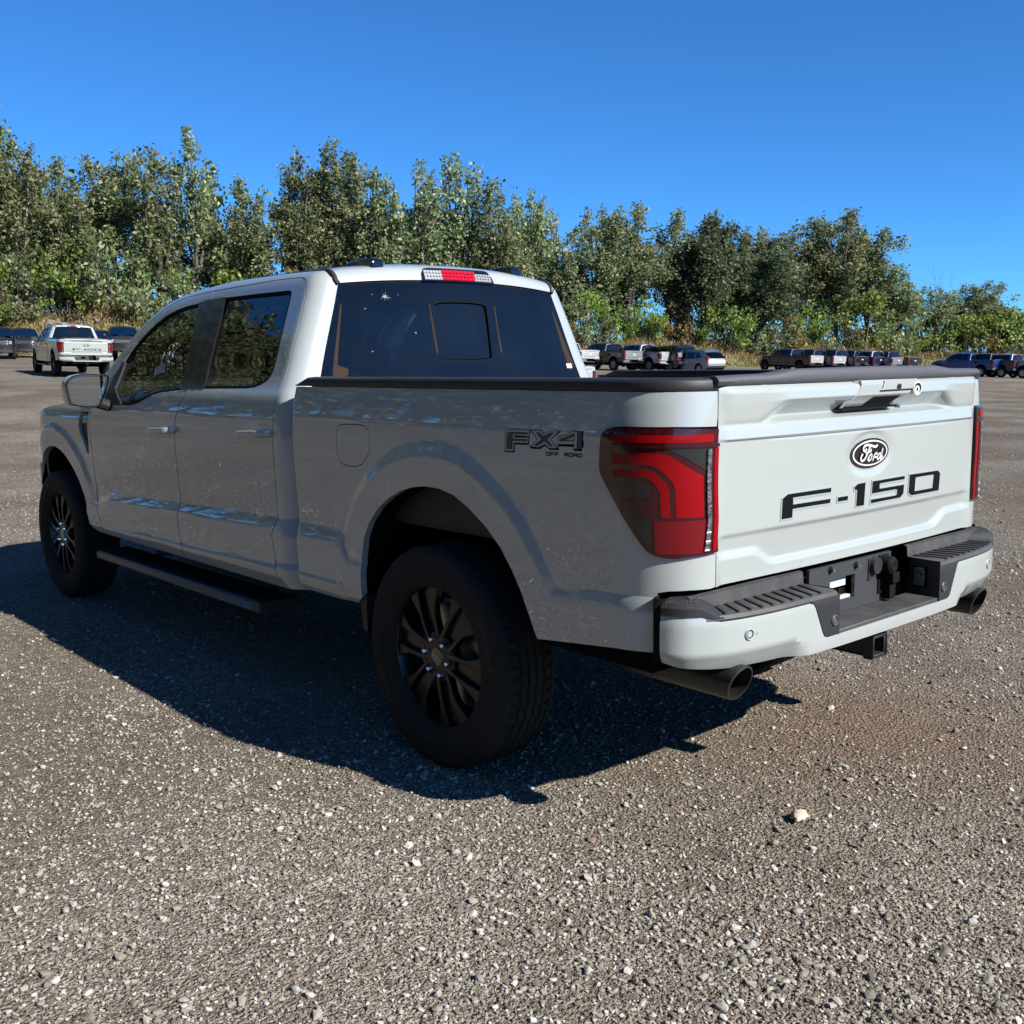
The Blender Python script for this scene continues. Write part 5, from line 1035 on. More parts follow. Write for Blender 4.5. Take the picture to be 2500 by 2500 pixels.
def blades(n, a0, a1, t0, t1, hmin, hmax, wd, dens):
    a = a0 + (a1 - a0) * rng.random(n * 2); tq = t0 + (t1 - t0) * rng.random(n * 2) ** .8
    q = .5 + .5 * np.sin(a * 61 + 2 * np.sin(a * 23)) * np.cos(a * 17 + tq * .6); k = rng.random(len(a)) < np.clip(dens(q), 0, 1); a, tq, q = a[k][:n], tq[k][:n], q[k][:n]; n = len(a)
    x, y, z = bank_pt(a, tq); h = (hmin + (hmax - hmin) * rng.random(n)) * (.6 + .6 * q); th = rng.random(n) * 6.28; lean = rng.normal(0, .22, (n, 2)) * h[:, None]; w_ = wd * (.6 + .8 * rng.random(n))
    V = np.zeros((n, 4, 3)); dx, dy = np.cos(th) * w_, np.sin(th) * w_
    V[:, 0] = np.stack([x - dx, y - dy, z - .05], 1); V[:, 1] = np.stack([x + dx, y + dy, z - .05], 1); V[:, 2] = np.stack([x + dx * .7 + lean[:, 0] * .5, y + dy * .7 + lean[:, 1] * .5, z + h * .6], 1); V[:, 3] = np.stack([x + lean[:, 0] * 1.3, y + lean[:, 1] * 1.3, z + h], 1)
    return V.reshape(-1, 3), np.arange(n * 4).reshape(-1, 4)
V, F = blades(42000, R(5), R(78), -.4, 9, .3, .85, .026, lambda q: .2 + q); me = tri_object('dry_grass', V, F, [GR_DRY]); tag(link(bpy.data.objects.new('dry_grass', me)), kind='stuff')
V, F = blades(16000, R(5), R(78), -.6, 7, .25, .75, .03, lambda q: 1.1 - 1.5 * q); me = tri_object('green_weeds', V, F, [GR_GRN]); tag(link(bpy.data.objects.new('green_weeds', me)), kind='stuff')
# ------------------------------------------------------------------ the other vehicles on the lot
KIDS = {}
for o in bpy.data.objects:
    if o.parent is not None: KIDS.setdefault(o.parent.name, []).append(o)
def copy_tree(o, parent=None, skip=(), remap=None, depth=0):
    c = o.copy(); SC.collection.objects.link(c)
    if parent is not None: c.parent = parent
    if remap and c.type == 'MESH':
        for i, sl in enumerate(c.material_slots):
            k = sl.material.name if sl.material else None; q = remap.get((o.name.split('.')[0], k)) or remap.get(k)
            if q is not None: sl.link = 'OBJECT'; sl.material = q
    for ch in KIDS.get(o.name, []):
        if ch.name.split('.')[0] not in skip: copy_tree(ch, c, skip, remap, depth + 1)
    return c
SMALL = {'paper_sticker', 'marker_writing', 'bird_dropping', 'glazing_strip', 'corner_sticker', 'decal', 'parking_sensor', 'step_rib', 'grip_rib', 'tread_rib', 'plate_screw', 'trailer_socket', 'trailer_plug', 'plate_lamp', 'frame_bracket', 'lug_nut', 'hub_emblem', 'sidewall_lettering', 'inner_skin', 'flap_seam', 'gate_lock', 'rear_camera', 'bezel_shadow_gap', 'grip_opening', 'letter_recess', 'vent_trim', 'handle_cup', 'exhaust_pipe', 'notch_wall', 'corner_gasket', 'dark_ledge', 'clear_strip', 'edge_reflector', 'steering_wheel', 'spare_wheel'}
FAR = SMALL | {'letter', 'handle_flap', 'handle_bezel', 'roof_moulding', 'pane_seal', 'window_seal', 'board_end', 'notch_face', 'plate_panel', 'step_floor', 'fuel_door', 'fender_vent', 'mud_flap', 'lower_valance', 'hub_cap', 'dark_lens', 'smoked_lens', 'reversing_lens', 'roof_pod', 'window_surround', 'mirror_trim', 'mirror_bezel', 'cargo_lens', 'mirror_sail', 'rear_bench', 'cabin_trim', 'mirror_arm', 'bumper_beam', 'cargo_box', 'hitch_receiver'}
def fp(name, col, metal=.35): return mat(name, col, .34, metal, 1.0)
COL = dict(white=P_WHITE, silver=fp('silver_paint', (.66, .68, .69)), grey=fp('mid_grey_paint', (.36, .37, .375)), charcoal=fp('charcoal_paint', (.045, .047, .052), .3), black=fp('black_paint', (.012, .012, .014), .1), navy=fp('navy_paint', (.012, .02, .06), .2), blue=fp('blue_paint', (.007, .045, .26), .2), brown=fp('dark_brown_paint', (.035, .026, .022), .2))
M_GLD = glass('dark_windscreen', (.05, .055, .055), .35)
M_BRT = mat('bright_emblem', (.85, .86, .88), .2)
def lot_truck(px, d, heading, col, label, skip=FAR, bumper=None, gate_m=None, rim=None, cat='pickup truck', group='pickups parked across the gravel lot', dz=0.0, pos=None, scale=None, tail=True):
    """px: photo column (1932) of the tailgate centre (or nose when facing us)"""
    x, y, z = pos if pos else at_dist(px, d); h = R(heading)
    rm = {P_WHITE.name: COL[col], ('emblem', 'gloss_black'): M_BRT if col != 'white' else M_GLOSSBLK}
    if not tail: rm[('windscreen', 'window_glass')] = M_GLD
    if bumper: rm[('rear_bumper', P_WHITE.name)] = bumper
    if gate_m: rm[('tailgate', P_WHITE.name)] = gate_m  # sun on the tail put into the colour: gate paler than its body paint
    if rim: rm[M_RIMB.name] = rim; rm[M_RIMF.name] = rim
    t = copy_tree(truck, None, skip, rm); t['label'] = label; t['category'] = cat; t['group'] = group
    oy = -1.13 if tail else 4.85      # reference point: tailgate (or grille) centre
    t.rotation_euler = (0, 0, -h); t.location = (x - oy * math.sin(h), y - oy * math.cos(h), 0)
    lx, ly = t.location.x + 2 * math.sin(h), t.location.y + 2 * math.cos(h); t.location.z = float(gz(lx, ly)) + dz
    # sit on the slope of the lot
    e = 1.0; gx = float(gz(lx + e, ly) - gz(lx - e, ly)) / 2; gy = float(gz(lx, ly + e) - gz(lx, ly - e)) / 2
    fwd = gx * math.sin(h) + gy * math.cos(h); rgt = gx * math.cos(h) - gy * math.sin(h); t.rotation_euler = (math.atan(fwd), -math.atan(rgt), -h); t.location.z -= fwd * 2
    return t
lot_truck(175, 43.0, 8, 'white', 'white pickup with black lettering standing alone on the lot, seen from behind at left', skip=SMALL - {'trailer_plug'}, group=None)
# middle row, tails towards us
M = [(1115, 76, 'silver', 'silver pickup leftmost of the middle row, partly behind the foreground cab', M_CHR, None, None),
     (1197, 76, 'charcoal', 'dark pickup with bright steel wheels and silvery tailgate, second in the middle row', M_CHR, COL['grey'], M_STEEL),
     (1263.5, 76.5, 'grey', 'grey pickup with a bright tailgate beside the black off-roader in the middle row', P_WHITE, COL['silver'], M_STEEL)]
for px, d, c, l, bm, gmat, rim in M: lot_truck(px, d, 6, c, l, bumper=bm, gate_m=gmat, rim=rim)
# right row, only their upper halves show above the tailgate
RR_ = [(1539.5, 94, 'charcoal', 'charcoal pickup at the left end of the right row, its whole flank in view', None, COL['silver']), (1582, 95, 'charcoal', 'grey pickup with a white roof edge, second of the right row', None, COL['silver']), (1623.5, 96, 'black', 'black pickup with a plain black tailgate, third of the right row', None, None), (1658, 97.5, 'navy', 'navy pickup with a pale cab back, fourth of the right row', None, None), (1692, 98, 'grey', 'grey pickup between a navy and a black one in the right row', None, COL['grey']), (1722.5, 99, 'black', 'black pickup at the right end of the right row', None, None),
       (1882, 95.5, 'blue', 'bright blue pickup with its dark flank in view near the right edge of the picture', M_CHR, None), (1921, 95.5, 'brown', 'dark brown pickup right of the bright blue one', M_CHR, None), (1962, 95, 'grey', 'grey pickup half out of the picture at the far right', M_CHR, None)]
for px, d, c, l, bm, gmat in RR_: lot_truck(px, d, 8, c, l, bumper=bm, gate_m=gmat, rim=M_STEEL if px > 1800 else None)
# a pickup mostly hidden behind the cab of the foreground truck
lot_truck(1074, 27, 6, 'silver', 'silver pickup almost hidden behind the cab, only the corner of its tail showing', dz=-.16)
# vehicles facing us behind the white pickup
FRONT = FAR - {'mirror_arm'}
lot_truck(10, 71, 198, 'black', 'black pickup facing the camera at the far left edge', skip=FRONT, tail=False)
lot_truck(62, 77, 196, 'black', 'black pickup with a chrome nose, half behind the white pickup', skip=FRONT, tail=False, bumper=None)
lot_truck(206, 74, 196, 'black', 'dark pickup facing us, right behind the white pickup', skip=FRONT, tail=False)
lot_truck(250, 70, 198, 'brown', 'dark pickup peeping out left of the windscreen pillar', skip=FRONT, tail=False, dz=.25)
# ---- estate-bodied cars: an off-roader and a crossover, from a side outline and a width profile
def wagon(name, label, cat, px, d, heading, P, paint_m, glass_m=M_GLS):
    """P: dict with outline points; y=0 at the tail, forward positive"""
    root = thing(name, label, cat, group='pickups parked across the gravel lot'); del root['group']
    prof, Wd = P['prof'], P['w']      # closed side outline (y,z)
    zb = P['belt']; hw = lambda z: Wd * (1 - .03 * max(0, .55 - z) / .3) if z < zb else Wd - (z - zb) * P['tumble']
    hwv = np.vectorize(hw)
    def side(y, z): y = np.asarray(y, float); z = np.asarray(z, float); e = .06 * np.clip(1 - y / .35, 0, 1) ** 2 * Wd * 2 + .10 * np.clip((y - (P['len'] - .7)) / .7, 0, 1) ** 2 * Wd * 2; return -(hwv(z) - e), y, z
    arch = []
    def wheel_arch(c, r): return [(c + r * math.cos(t), .36 + r * math.sin(t)) for t in np.linspace(-.25, math.pi + .25, 16)]
    out = list(prof); body = out + wheel_arch(P['wr'], .42)[::-1] * 0
    low = [(P['len'] - .05, .40)] + wheel_arch(P['wf'], .41) + wheel_arch(P['wr'], .41) + [(.05, .42)]
    poly = low + prof
    sd = patch('body_side', poly, side, paint_m, root, [w_ for w_ in P['wins']], h=.09, sides=S2, winding=-1, flange=.05)
    for s_, o in zip(S2, sd):
        for w_ in P['wins']: patch('side_window', w_, side, glass_m, o, h=.12, sides=(s_,), winding=-1, flange=0, off=-.012)
    # top and ends: lofted strip along the outline
    rows = []; mi = []
    top = prof
    for i, (y, z) in enumerate(top):
        X, _, _ = side(np.array(y), np.array(z)); xh = -float(X); rows.append([(xh * k, y + (.05 * (1 - k * k)) * (-1 if y < 1 else (1 if y > P['len'] - 1 else 0)), z + (.03 * (1 - k * k) if y > .3 and z > zb else 0)) for k in np.linspace(-1, 1, 9)])
    b = MB(); Rw = np.array(rows)
    for i in range(len(top) - 1):
        b.grid(Rw[i:i + 2], mi=P['mat'][i], flip=False)
    b.build('body_shell', [paint_m, glass_m, M_BLK, M_CHR, mat('plain_white_panel', (.62, .62, .58), .5)], root, 40, fix=True)  # last slot: sunlight on the crossover's tailgate painted as a paler colour
    for s_ in S2:
        b = MB(); y0, y1, z0, z1 = P['lamp']; x = hw((z0 + z1) / 2)
        b.hexa([((x - .16) * s_, -.02 + y0, z0), ((x + .012) * s_, .02 + y0, z0), ((x + .012) * s_, y1, z0), ((x - .16) * s_, y1, z0), ((x - .16) * s_, .0 + y0, z1), ((x - .02) * s_, .04 + y0, z1), ((x - .02) * s_, y1, z1), ((x - .16) * s_, y1, z1)]); b.build('taillight', M_RED, root, 30, bev=.01, fix=True)
        for yc in (P['wr'], P['wf']):
            wo = proto.copy(); link(wo, root); ty = KIDS[proto.name][0].copy(); link(ty, wo); wo.scale = (.85, P['ws'], P['ws']); wo.location = (-(Wd - .13) * s_, yc, .412 * P['ws']); wo.rotation_euler = (.3, 0, 0 if s_ > 0 else math.pi)
            for sl, mm_ in zip(wo.material_slots, (M_STEEL, M_STEEL, M_STEEL)): sl.link = 'OBJECT'; sl.material = mm_
        b = MB(); b.box(((-Wd - .16) if s_ > 0 else Wd, P['mir'] - .06, zb + .0), ((-Wd + .02) if s_ > 0 else Wd + .16, P['mir'] + .06, zb + .15)); b.build('mirror', M_BLK, root, bev=.03)
        if P.get('rail'):
            b = MB(); b.tube([((Wd - .22) * s_, P['rail'][0], P['top'] + .03), ((Wd - .22) * s_, P['rail'][0] + .15, P['top'] + .075), ((Wd - .22) * s_, P['rail'][1] - .15, P['top'] + .075), ((Wd - .22) * s_, P['rail'][1], P['top'] + .02)], .018, 6); b.build('roof_rail', M_STEEL, root)
    b = MB(); b.box((-Wd + .12, .15, .25), (Wd - .12, P['len'] - .15, .55)); b.build('underbody', M_DARK, root)
    x, y, z = at_dist(px, d); h = R(heading); root.location = (x, y, float(gz(x, y))); root.rotation_euler = (0, 0, -h); return root
OFFR = dict(w=.96, belt=1.14, tumble=.18, len=4.85, wr=.92, wf=3.90, ws=.98, top=1.86, mir=3.15, rail=(.4, 2.9), lamp=(0, .10, .86, 1.14),
    prof=[(.03, .50), (-.03, .62), (-.02, .80), (.0, 1.10), (.10, 1.40), (.18, 1.74), (.28, 1.84), (.60, 1.875), (2.4, 1.875), (2.85, 1.82), (3.35, 1.22), (3.6, 1.16), (4.6, 1.08), (4.82, .95), (4.85, .55)],
    mat=[2, 3, 0, 0, 1, 0, 0, 0, 0, 1, 0, 0, 0, 2], wins=[[(.36, 1.20), (1.10, 1.18), (1.10, 1.72), (.44, 1.72)], [(1.20, 1.18), (2.02, 1.18), (2.02, 1.72), (1.20, 1.72)], [(2.12, 1.18), (3.02, 1.20), (2.68, 1.70), (2.12, 1.72)]])
XOV = dict(w=.93, belt=1.02, tumble=.32, len=4.65, wr=.90, wf=3.75, ws=.86, top=1.62, mir=3.05, rail=(.6, 2.7), lamp=(.02, .16, .92, 1.22),
    prof=[(.06, .40), (.0, .55), (.0, .72), (.02, .98), (.06, 1.06), (.42, 1.46), (.36, 1.53), (.62, 1.60), (1.4, 1.645), (2.3, 1.62), (2.75, 1.53), (3.45, 1.08), (4.2, .98), (4.55, .82), (4.65, .55)],
    mat=[2, 0, 4, 0, 1, 0, 0, 0, 0, 0, 1, 0, 0, 0], wins=[[(.62, 1.14), (1.22, 1.07), (1.22, 1.50), (.92, 1.46)], [(1.30, 1.06), (2.10, 1.05), (2.10, 1.53), (1.30, 1.52)], [(2.20, 1.05), (3.12, 1.06), (2.62, 1.45), (2.20, 1.52)]])
wagon('off_roader', 'black off-roader with roof rails between the bright pickup and the crossover', 'SUV', 1298, 76.5, 8, OFFR, COL['black'])
wagon('crossover', 'grey crossover with a bright tailgate at the right end of the middle row', 'SUV', 1353, 75, 7, XOV, COL['grey'])
# ------------------------------------------------------------------ trees
LEAF_A = leafy_mat('cottonwood_leaf', [(0, (0.079, 0.116, 0.051)), (.35, (0.151, 0.193, 0.083)), (.7, (0.238, 0.282, 0.133)), (.92, (0.365, 0.386, 0.217)), (1, (0.476, 0.434, 0.206))], transl=.48, objvar=.22)
LEAF_B = leafy_mat('dark_leaf', [(0, (0.048, 0.073, 0.037)), (.5, (0.095, 0.129, 0.062)), (.9, (0.166, 0.193, 0.104)), (1, (0.238, 0.242, 0.136))], transl=.48, objvar=.18)
LEAF_C = leafy_mat('bush_leaf', [(0, (0.072, 0.129, 0.027)), (.5, (0.143, 0.224, 0.046)), (.85, (0.269, 0.332, 0.076)), (1, (0.460, 0.447, 0.106))], transl=.48, objvar=.25)
LEAF_D = leafy_mat('browning_leaf', [(0, (0.087, 0.075, 0.027)), (.5, (0.174, 0.141, 0.046)), (1, (0.302, 0.216, 0.091))], transl=.48, objvar=.2)
BARK = mat('grey_bark', (.11, .095, .08), .95, noise=(3, .25, (.20, .18, .16))); BARK_D = mat('dark_bark', (.045, .038, .032), .95, noise=(3, .25, (.085, .075, .065))); BARK_P = mat('pale_bark', (.42, .40, .36), .9, noise=(2, .2, (.22, .20, .18)))
def leaf_cloud(rg_, clumps, per_area, leaf):
    """clumps: (cx,cy,cz,rx,rz). leaves sit mostly in the outer half of every clump, thinned at random so the sky shows through"""
    Cs = np.array(clumps); w_ = Cs[:, 3] * (Cs[:, 3] + Cs[:, 4]); cnt = np.maximum(3, (per_area * w_ * rg_.uniform(.55, 1.25, len(Cs)))).astype(int); idx = np.repeat(np.arange(len(Cs)), cnt); n = len(idx)
    d = rg_.normal(size=(n, 3)); d /= np.linalg.norm(d, axis=1)[:, None]; r = rg_.random(n) ** .55 * (1 + rg_.normal(0, .16, n)); Q = Cs[idx]
    C_ = np.stack([Q[:, 0] + d[:, 0] * r * Q[:, 3], Q[:, 1] + d[:, 1] * r * Q[:, 3], Q[:, 2] + d[:, 2] * r * Q[:, 4]], 1)
    u = rg_.normal(size=(n, 3)); u[:, 2] -= .5; u /= np.linalg.norm(u, axis=1)[:, None]; q = rg_.normal(size=(n, 3)); v = np.cross(u, q); v /= np.maximum(np.linalg.norm(v, axis=1), 1e-6)[:, None]
    L = (leaf * np.exp(rg_.normal(0, .28, n)))[:, None]; W_ = L * rg_.uniform(.55, .85, (n, 1)); nb = np.cross(u, v) * L * .12
    V = np.stack([C_ - u * L, C_ - v * W_ * .9 + nb, C_ + u * L, C_ + v * W_ * .9 + nb], 1).reshape(-1, 3); return V, np.arange(n * 4).reshape(-1, 4)
def make_tree(seed, H, W, leaf=.135, dens=62, kind='tall', lead=6):
    rg_ = np.random.default_rng(seed); clumps = []; b = MB(); ln = rg_.normal(0, .010, 2)
    trunk = [(ln[0] * z * .8 + .1 * math.sin(z * .5 + seed), ln[1] * z * .8, z) for z in np.linspace(-.3, H * .86, 9)]; r0 = .012 * H + .03
    b.tube(trunk, [r0 * (1 - .9 * i / 8) + .015 for i in range(9)], 7)
    def tp(z): i = min(max(z / (H * .86) * 8, 0), 7.99); k = int(i); f = i - k; return np.array(trunk[k]) * (1 - f) + np.array(trunk[k + 1]) * f
    for k in range(lead):
        a = 2.4 * k + rg_.uniform(-.4, .4); z0 = H * rg_.uniform(.12, .42) if kind != 'broad' else H * rg_.uniform(.15, .38); top = H * rg_.uniform(.74, .985) if k else H * .985; rad = W * .5 * rg_.uniform(.35, .92) * (1.0 - .12 * max(0, top / H - .7) / .3) if k else W * .12
        p0 = tp(z0); pts = []
        for t in np.linspace(0, 1, 7):
            e = t ** (.65 if kind != 'broad' else .8); pts.append(p0 * (1 - 0) * np.array([1, 1, 0]) + np.array([math.cos(a) * rad * e, math.sin(a) * rad * e, z0 + (top - z0) * t]) + rg_.normal(0, .12, 3) * t)
        b.tube(pts, [r0 * .55 * (1 - .88 * t) + .012 for t in np.linspace(0, 1, 7)], 5)
        for t in np.arange(.30, 1.001, .085):
            i = min(t * 6, 5.99); j = int(i); f = i - j; c = np.array(pts[j]) * (1 - f) + np.array(pts[j + 1]) * f; r = (.66 + .30 * math.sin(math.pi * min(1, .18 + .82 * t) ** .9)) * W / 6.2 * rg_.uniform(.65, 1.25)
            for q in range(2 if t < .9 else 1):
                o = rg_.normal(0, .55, 3) * r * (1.3 if t < .85 else .4); clumps.append((*(c + o * (1, 1, .7)), r * .85, r * rg_.uniform(.85, 1.35)))
                if q == 0 and t < .95: b.tube([c, c + o * (1, 1, .7) * .9 + (0, 0, r * .3)], [.022, .008], 4)
    # lower, drooping sprays and loose outliers
    for k in range(int(4 * lead)):
        a = rg_.uniform(0, 6.28); z = H * rg_.uniform(.10, .62); rad = W * .5 * rg_.uniform(.2, .95); c = tp(z) + np.array([math.cos(a) * rad, math.sin(a) * rad, rg_.uniform(0, .8)]); r = W / 6.2 * rg_.uniform(.3, .75); clumps.append((*c, r, r)); b.tube([tp(max(z - .6, 0)), c], [.03, .008], 4)
    V, F = leaf_cloud(rg_, clumps, dens, leaf); zt = np.percentile(V[:, 2], 99.7) / H; V[:, 2] /= zt; b.v = [(x, y, z / zt) for x, y, z in b.v]; return V, F, b
def make_bush(seed, H, W, leaf=.11, dens=95):
    rg_ = np.random.default_rng(seed); clumps = []; b = MB()
    for k in range(16):
        a = rg_.uniform(0, 6.28); rad = W * .5 * math.sqrt(rg_.random()); z = H * rg_.uniform(.08, .95) * (1 - .5 * (rad / (W * .5)) ** 2); r = rg_.uniform(.35, .8) * H / 3.6
        clumps.append((math.cos(a) * rad, math.sin(a) * rad * .8, z, r * 1.15, r)); b.tube([(math.cos(a) * rad * .3, math.sin(a) * rad * .3, -.2), (math.cos(a) * rad * .8, math.sin(a) * rad * .8, z)], [.03, .01], 4)
    V, F = leaf_cloud(rg_, clumps, dens, leaf); return V, F, b
def make_bare(seed, H, W):
    rg_ = np.random.default_rng(seed); b = MB()
    def grow(p, d, L, r, n):
        pts = [p]; q = np.array(p, float)
        for i in range(4): d = d + rg_.normal(0, .10, 3); d[2] += .05; d /= np.linalg.norm(d); q = q + d * L / 4; pts.append(tuple(q))
        b.tube(pts, [r * (1 - .6 * i / 4) for i in range(5)], 5)
        if n > 0:
            for k in range(3 if n > 1 else 4):
                j = rg_.integers(1, 5); dd = d + rg_.normal(0, .45, 3); dd /= np.linalg.norm(dd); grow(pts[j], dd, L * rg_.uniform(.45, .75), r * .45, n - 1)
    grow((0, 0, -.2), np.array([0, 0, 1.0]), H * .62, .10, 3); return b
def tree_meshes(V, F, b, leafm, bark, nm):
    return tri_object(nm, V, F, [leafm]), b, bark
TT = []
for i, (sd, H, W, kd, ld, lm, bk_) in enumerate([(1, 14, 6.4, 'tall', 7, LEAF_A, BARK), (2, 14, 5.2, 'tall', 6, LEAF_A, BARK_D), (3, 14, 7.2, 'broad', 8, LEAF_A, BARK), (4, 14, 4.4, 'tall', 5, LEAF_A, BARK), (5, 12, 8.0, 'broad', 9, LEAF_B, BARK_D), (6, 14, 6.0, 'tall', 7, LEAF_A, BARK_P), (7, 13, 7.0, 'broad', 8, LEAF_B, BARK_D), (8, 14, 5.6, 'tall', 6, LEAF_A, BARK_D)]):
    V, F, b = make_tree(sd * 11, H, W, dens=60 if lm is LEAF_A else 110, kind=kd, lead=ld); TT.append((tri_object('crown', V, F, [lm]), b, bk_, H, W))
BB_ = []
for i, (sd, lm) in enumerate([(21, LEAF_C), (22, LEAF_C), (23, LEAF_B), (24, LEAF_D), (25, LEAF_A)]):
    V, F, b = make_bush(sd, 3.6, 5.0); BB_.append((tri_object('foliage', V, F, [lm]), b))
TRM = {}
def trunk_mesh(key, b, m):
    if key not in TRM: o = b.build('trunk', m, None, 60); TRM[key] = o.data; bpy.data.objects.remove(o)
    return TRM[key]
def put_tree(var, px, top, wpx, label, t=6.0, rz=None, group='trees along the back of the lot', name='broadleaf_tree'):
    """px, top: photo column and row (1932 px) of the crown top, wpx crown width in px; t metres behind the foot of the bank"""
    a = az_of(px); x, y, z = [float(q) for q in bank_pt(np.array(a), np.array(t))]; d = math.hypot(x - CAM.x, y - CAM.y) * math.cos(a - math.atan2(FW.x, FW.y)); f = FPX / 2500 * 1932
    # height of the ray through that pixel at this distance
    ray = FW + RT * ((px - 966) / f) - UP * ((top - 966) / f); k = math.hypot(x - CAM.x, y - CAM.y) / math.hypot(ray.x, ray.y); H = CAM.z + ray.z * k - z
    cm_, b, bk_, H0, W0 = TT[var]; Wm = wpx * d / f
    root = thing(name, label, 'tree', (x, y, z), rz if rz is not None else (px * 1.7 + var) % 6.28, group); sx = min(max(1.28 * Wm / W0, .6), 1.7); sz = H / H0; root.scale = (sx, sx, sz)
    link(bpy.data.objects.new('crown', cm_), root); link(bpy.data.objects.new('trunk', trunk_mesh(var, b, bk_)), root); return root
TREES = [(0, 6, 210, 130, 'tallest leafy tree at the left edge of the picture', 7), (5, 72, 262, 110, 'pale barked tall tree second from the left edge', 6), (2, 128, 305, 110, 'broad tree above the white pickup', 9), (3, 168, 345, 80, 'narrow twiggy tree right of the white pickup', 6), (0, 236, 296, 130, 'tree with an open crown left of the tallest forked one', 8), (1, 318, 282, 110, 'tall dark stemmed tree above the windscreen', 6), (3, 392, 246, 95, 'forked tree top standing highest over the windscreen', 8), (3, 436, 352, 70, 'small crowned tree left of the sky gap over the cab roof', 10),
 (7, 492, 336, 110, 'round tree left of the gap of sky above the front door', 7), (2, 584, 322, 120, 'broad tree right of the sky gap above the rear door', 7), (0, 652, 282, 135, 'tall peaked tree above the left roof pod', 8), (1, 716, 322, 90, 'slim tree between two taller ones above the cab roof', 7), (3, 796, 304, 90, 'narrow upright tree above the third brake light', 6), (1, 868, 294, 105, 'tall upright tree with a dark trunk above the brake light', 8), (7, 944, 348, 95, 'tree above the right roof pod', 7), (5, 1010, 362, 95, 'light green tree right of the right roof pod', 9), (3, 1056, 398, 80, 'lower tree sloping down beside the rear window', 7),
 (0, 1140, 398, 105, 'full crowned tree left of the dip above the middle row', 8), (1, 1192, 386, 100, 'highest tree over the middle row of pickups', 7), (7, 1262, 405, 100, 'tree in the middle of the treeline over the off-roader', 9), (4, 1330, 413, 130, 'dark spreading tree above the crossover', 6), (4, 1425, 478, 140, 'darkest low spreading tree right of the crossover', 5), (3, 1440, 428, 70, 'thin pale tree rising behind the dark spreading tree', 13), (5, 1508, 420, 100, 'pale tree left of the highest crown over the tailgate', 9), (2, 1572, 402, 130, 'highest crown in the trees over the tailgate', 8), (0, 1630, 432, 120, 'broad pale tree right of the highest crown over the tailgate', 8), (7, 1690, 505, 85, 'low tree at the right shoulder of the big group', 6),
 (1, 1758, 545, 75, 'slim tree under the bare branches', 8), (3, 1802, 548, 62, 'narrow tree right of the bare branched one', 9), (2, 1842, 534, 90, 'small tree peak near the right edge', 9), (7, 1888, 575, 75, 'low tree second from the right edge', 8), (0, 1928, 588, 80, 'lowest tree at the right edge of the picture', 7), (5, 1975, 590, 90, 'tree just beyond the right edge', 8), (1, -55, 225, 110, 'tree just beyond the left edge', 7)]
for (v, px, top, wpx, l, t) in TREES: put_tree(v, px, top, wpx, l, t)
# second, lower rank that closes the wood behind
random.seed(9)
for i, px in enumerate(range(-40, 1990, 66)):
    base_top = np.interp(px, [-40, 0, 100, 250, 400, 480, 545, 600, 900, 1050, 1110, 1200, 1600, 1700, 1730, 1800, 1990], [290, 300, 350, 390, 395, 430, 560, 400, 390, 430, 500, 450, 470, 545, 625, 590, 615])
    put_tree([7, 1, 4, 6, 3][i % 5], px + random.uniform(-14, 14), base_top + random.uniform(-14, 18), random.uniform(65, 95), 'shadowy tree in the second rank behind the front trees', 17 + random.uniform(0, 6), group='second rank of trees')
# bushes at the foot
for i, px in enumerate(np.arange(-30, 1980, 25)):
    hpx = random.uniform(58, 125) * np.interp(px, [0, 400, 1100, 1700, 1960], [1.15, 1.1, .95, .85, .75]); a = az_of(px); x, y, z = [float(q) for q in bank_pt(np.array(a), np.array(random.uniform(4.2, 8)))]; d = math.hypot(x - CAM.x, y - CAM.y); H = hpx * d / (FPX / 2500 * 1932); v = random.choice([0, 0, 1, 1, 2, 3, 4, 4]) if not (1240 < px < 1300) else 3
    root = thing('bush', ['bright green', 'light green', 'dark green', 'browning', 'olive green'][v] + ' bush in the undergrowth along the foot of the trees', 'bush', (x, y, z), random.uniform(0, 6.28), ['bright', 'light', 'dark', 'browning', 'olive'][v] + ' undergrowth bushes'); s_ = H / 3.6; root.scale = (s_ * .9, s_ * .9, s_)
    link(bpy.data.objects.new('foliage', BB_[v][0]), root); link(bpy.data.objects.new('stems', trunk_mesh(('b', v), BB_[v][1], BARK)), root)
# bare trees and saplings
for px, top, t, l in ((1762, 488, 6, 'leafless tree with bare branches standing above the green at right'), (182, 470, 5, 'grey leafless tree among the bushes right of the white pickup'), (330, 520, 4, 'thin leafless tree in the bushes above the mirror'), (1378, 560, 5, 'thin bare stem left of the dark spreading tree'), (1655, 600, 4.5, 'pale bare sapling in front of the trees over the tailgate'), (1668, 610, 4.6, 'second pale sapling over the tailgate')):
    a = az_of(px); x, y, z = [float(q) for q in bank_pt(np.array(a), np.array(t))]; f = FPX / 2500 * 1932; ray = FW + RT * ((px - 966) / f) - UP * ((top - 966) / f); k = math.hypot(x - CAM.x, y - CAM.y) / math.hypot(ray.x, ray.y); H = CAM.z + ray.z * k - z
    root = thing('bare_tree', l, 'tree', (x, y, z), px % 6); o = make_bare(int(px), H, H * .5).build('trunk', BARK_P if px > 1600 and px < 1700 else BARK, root, 60)
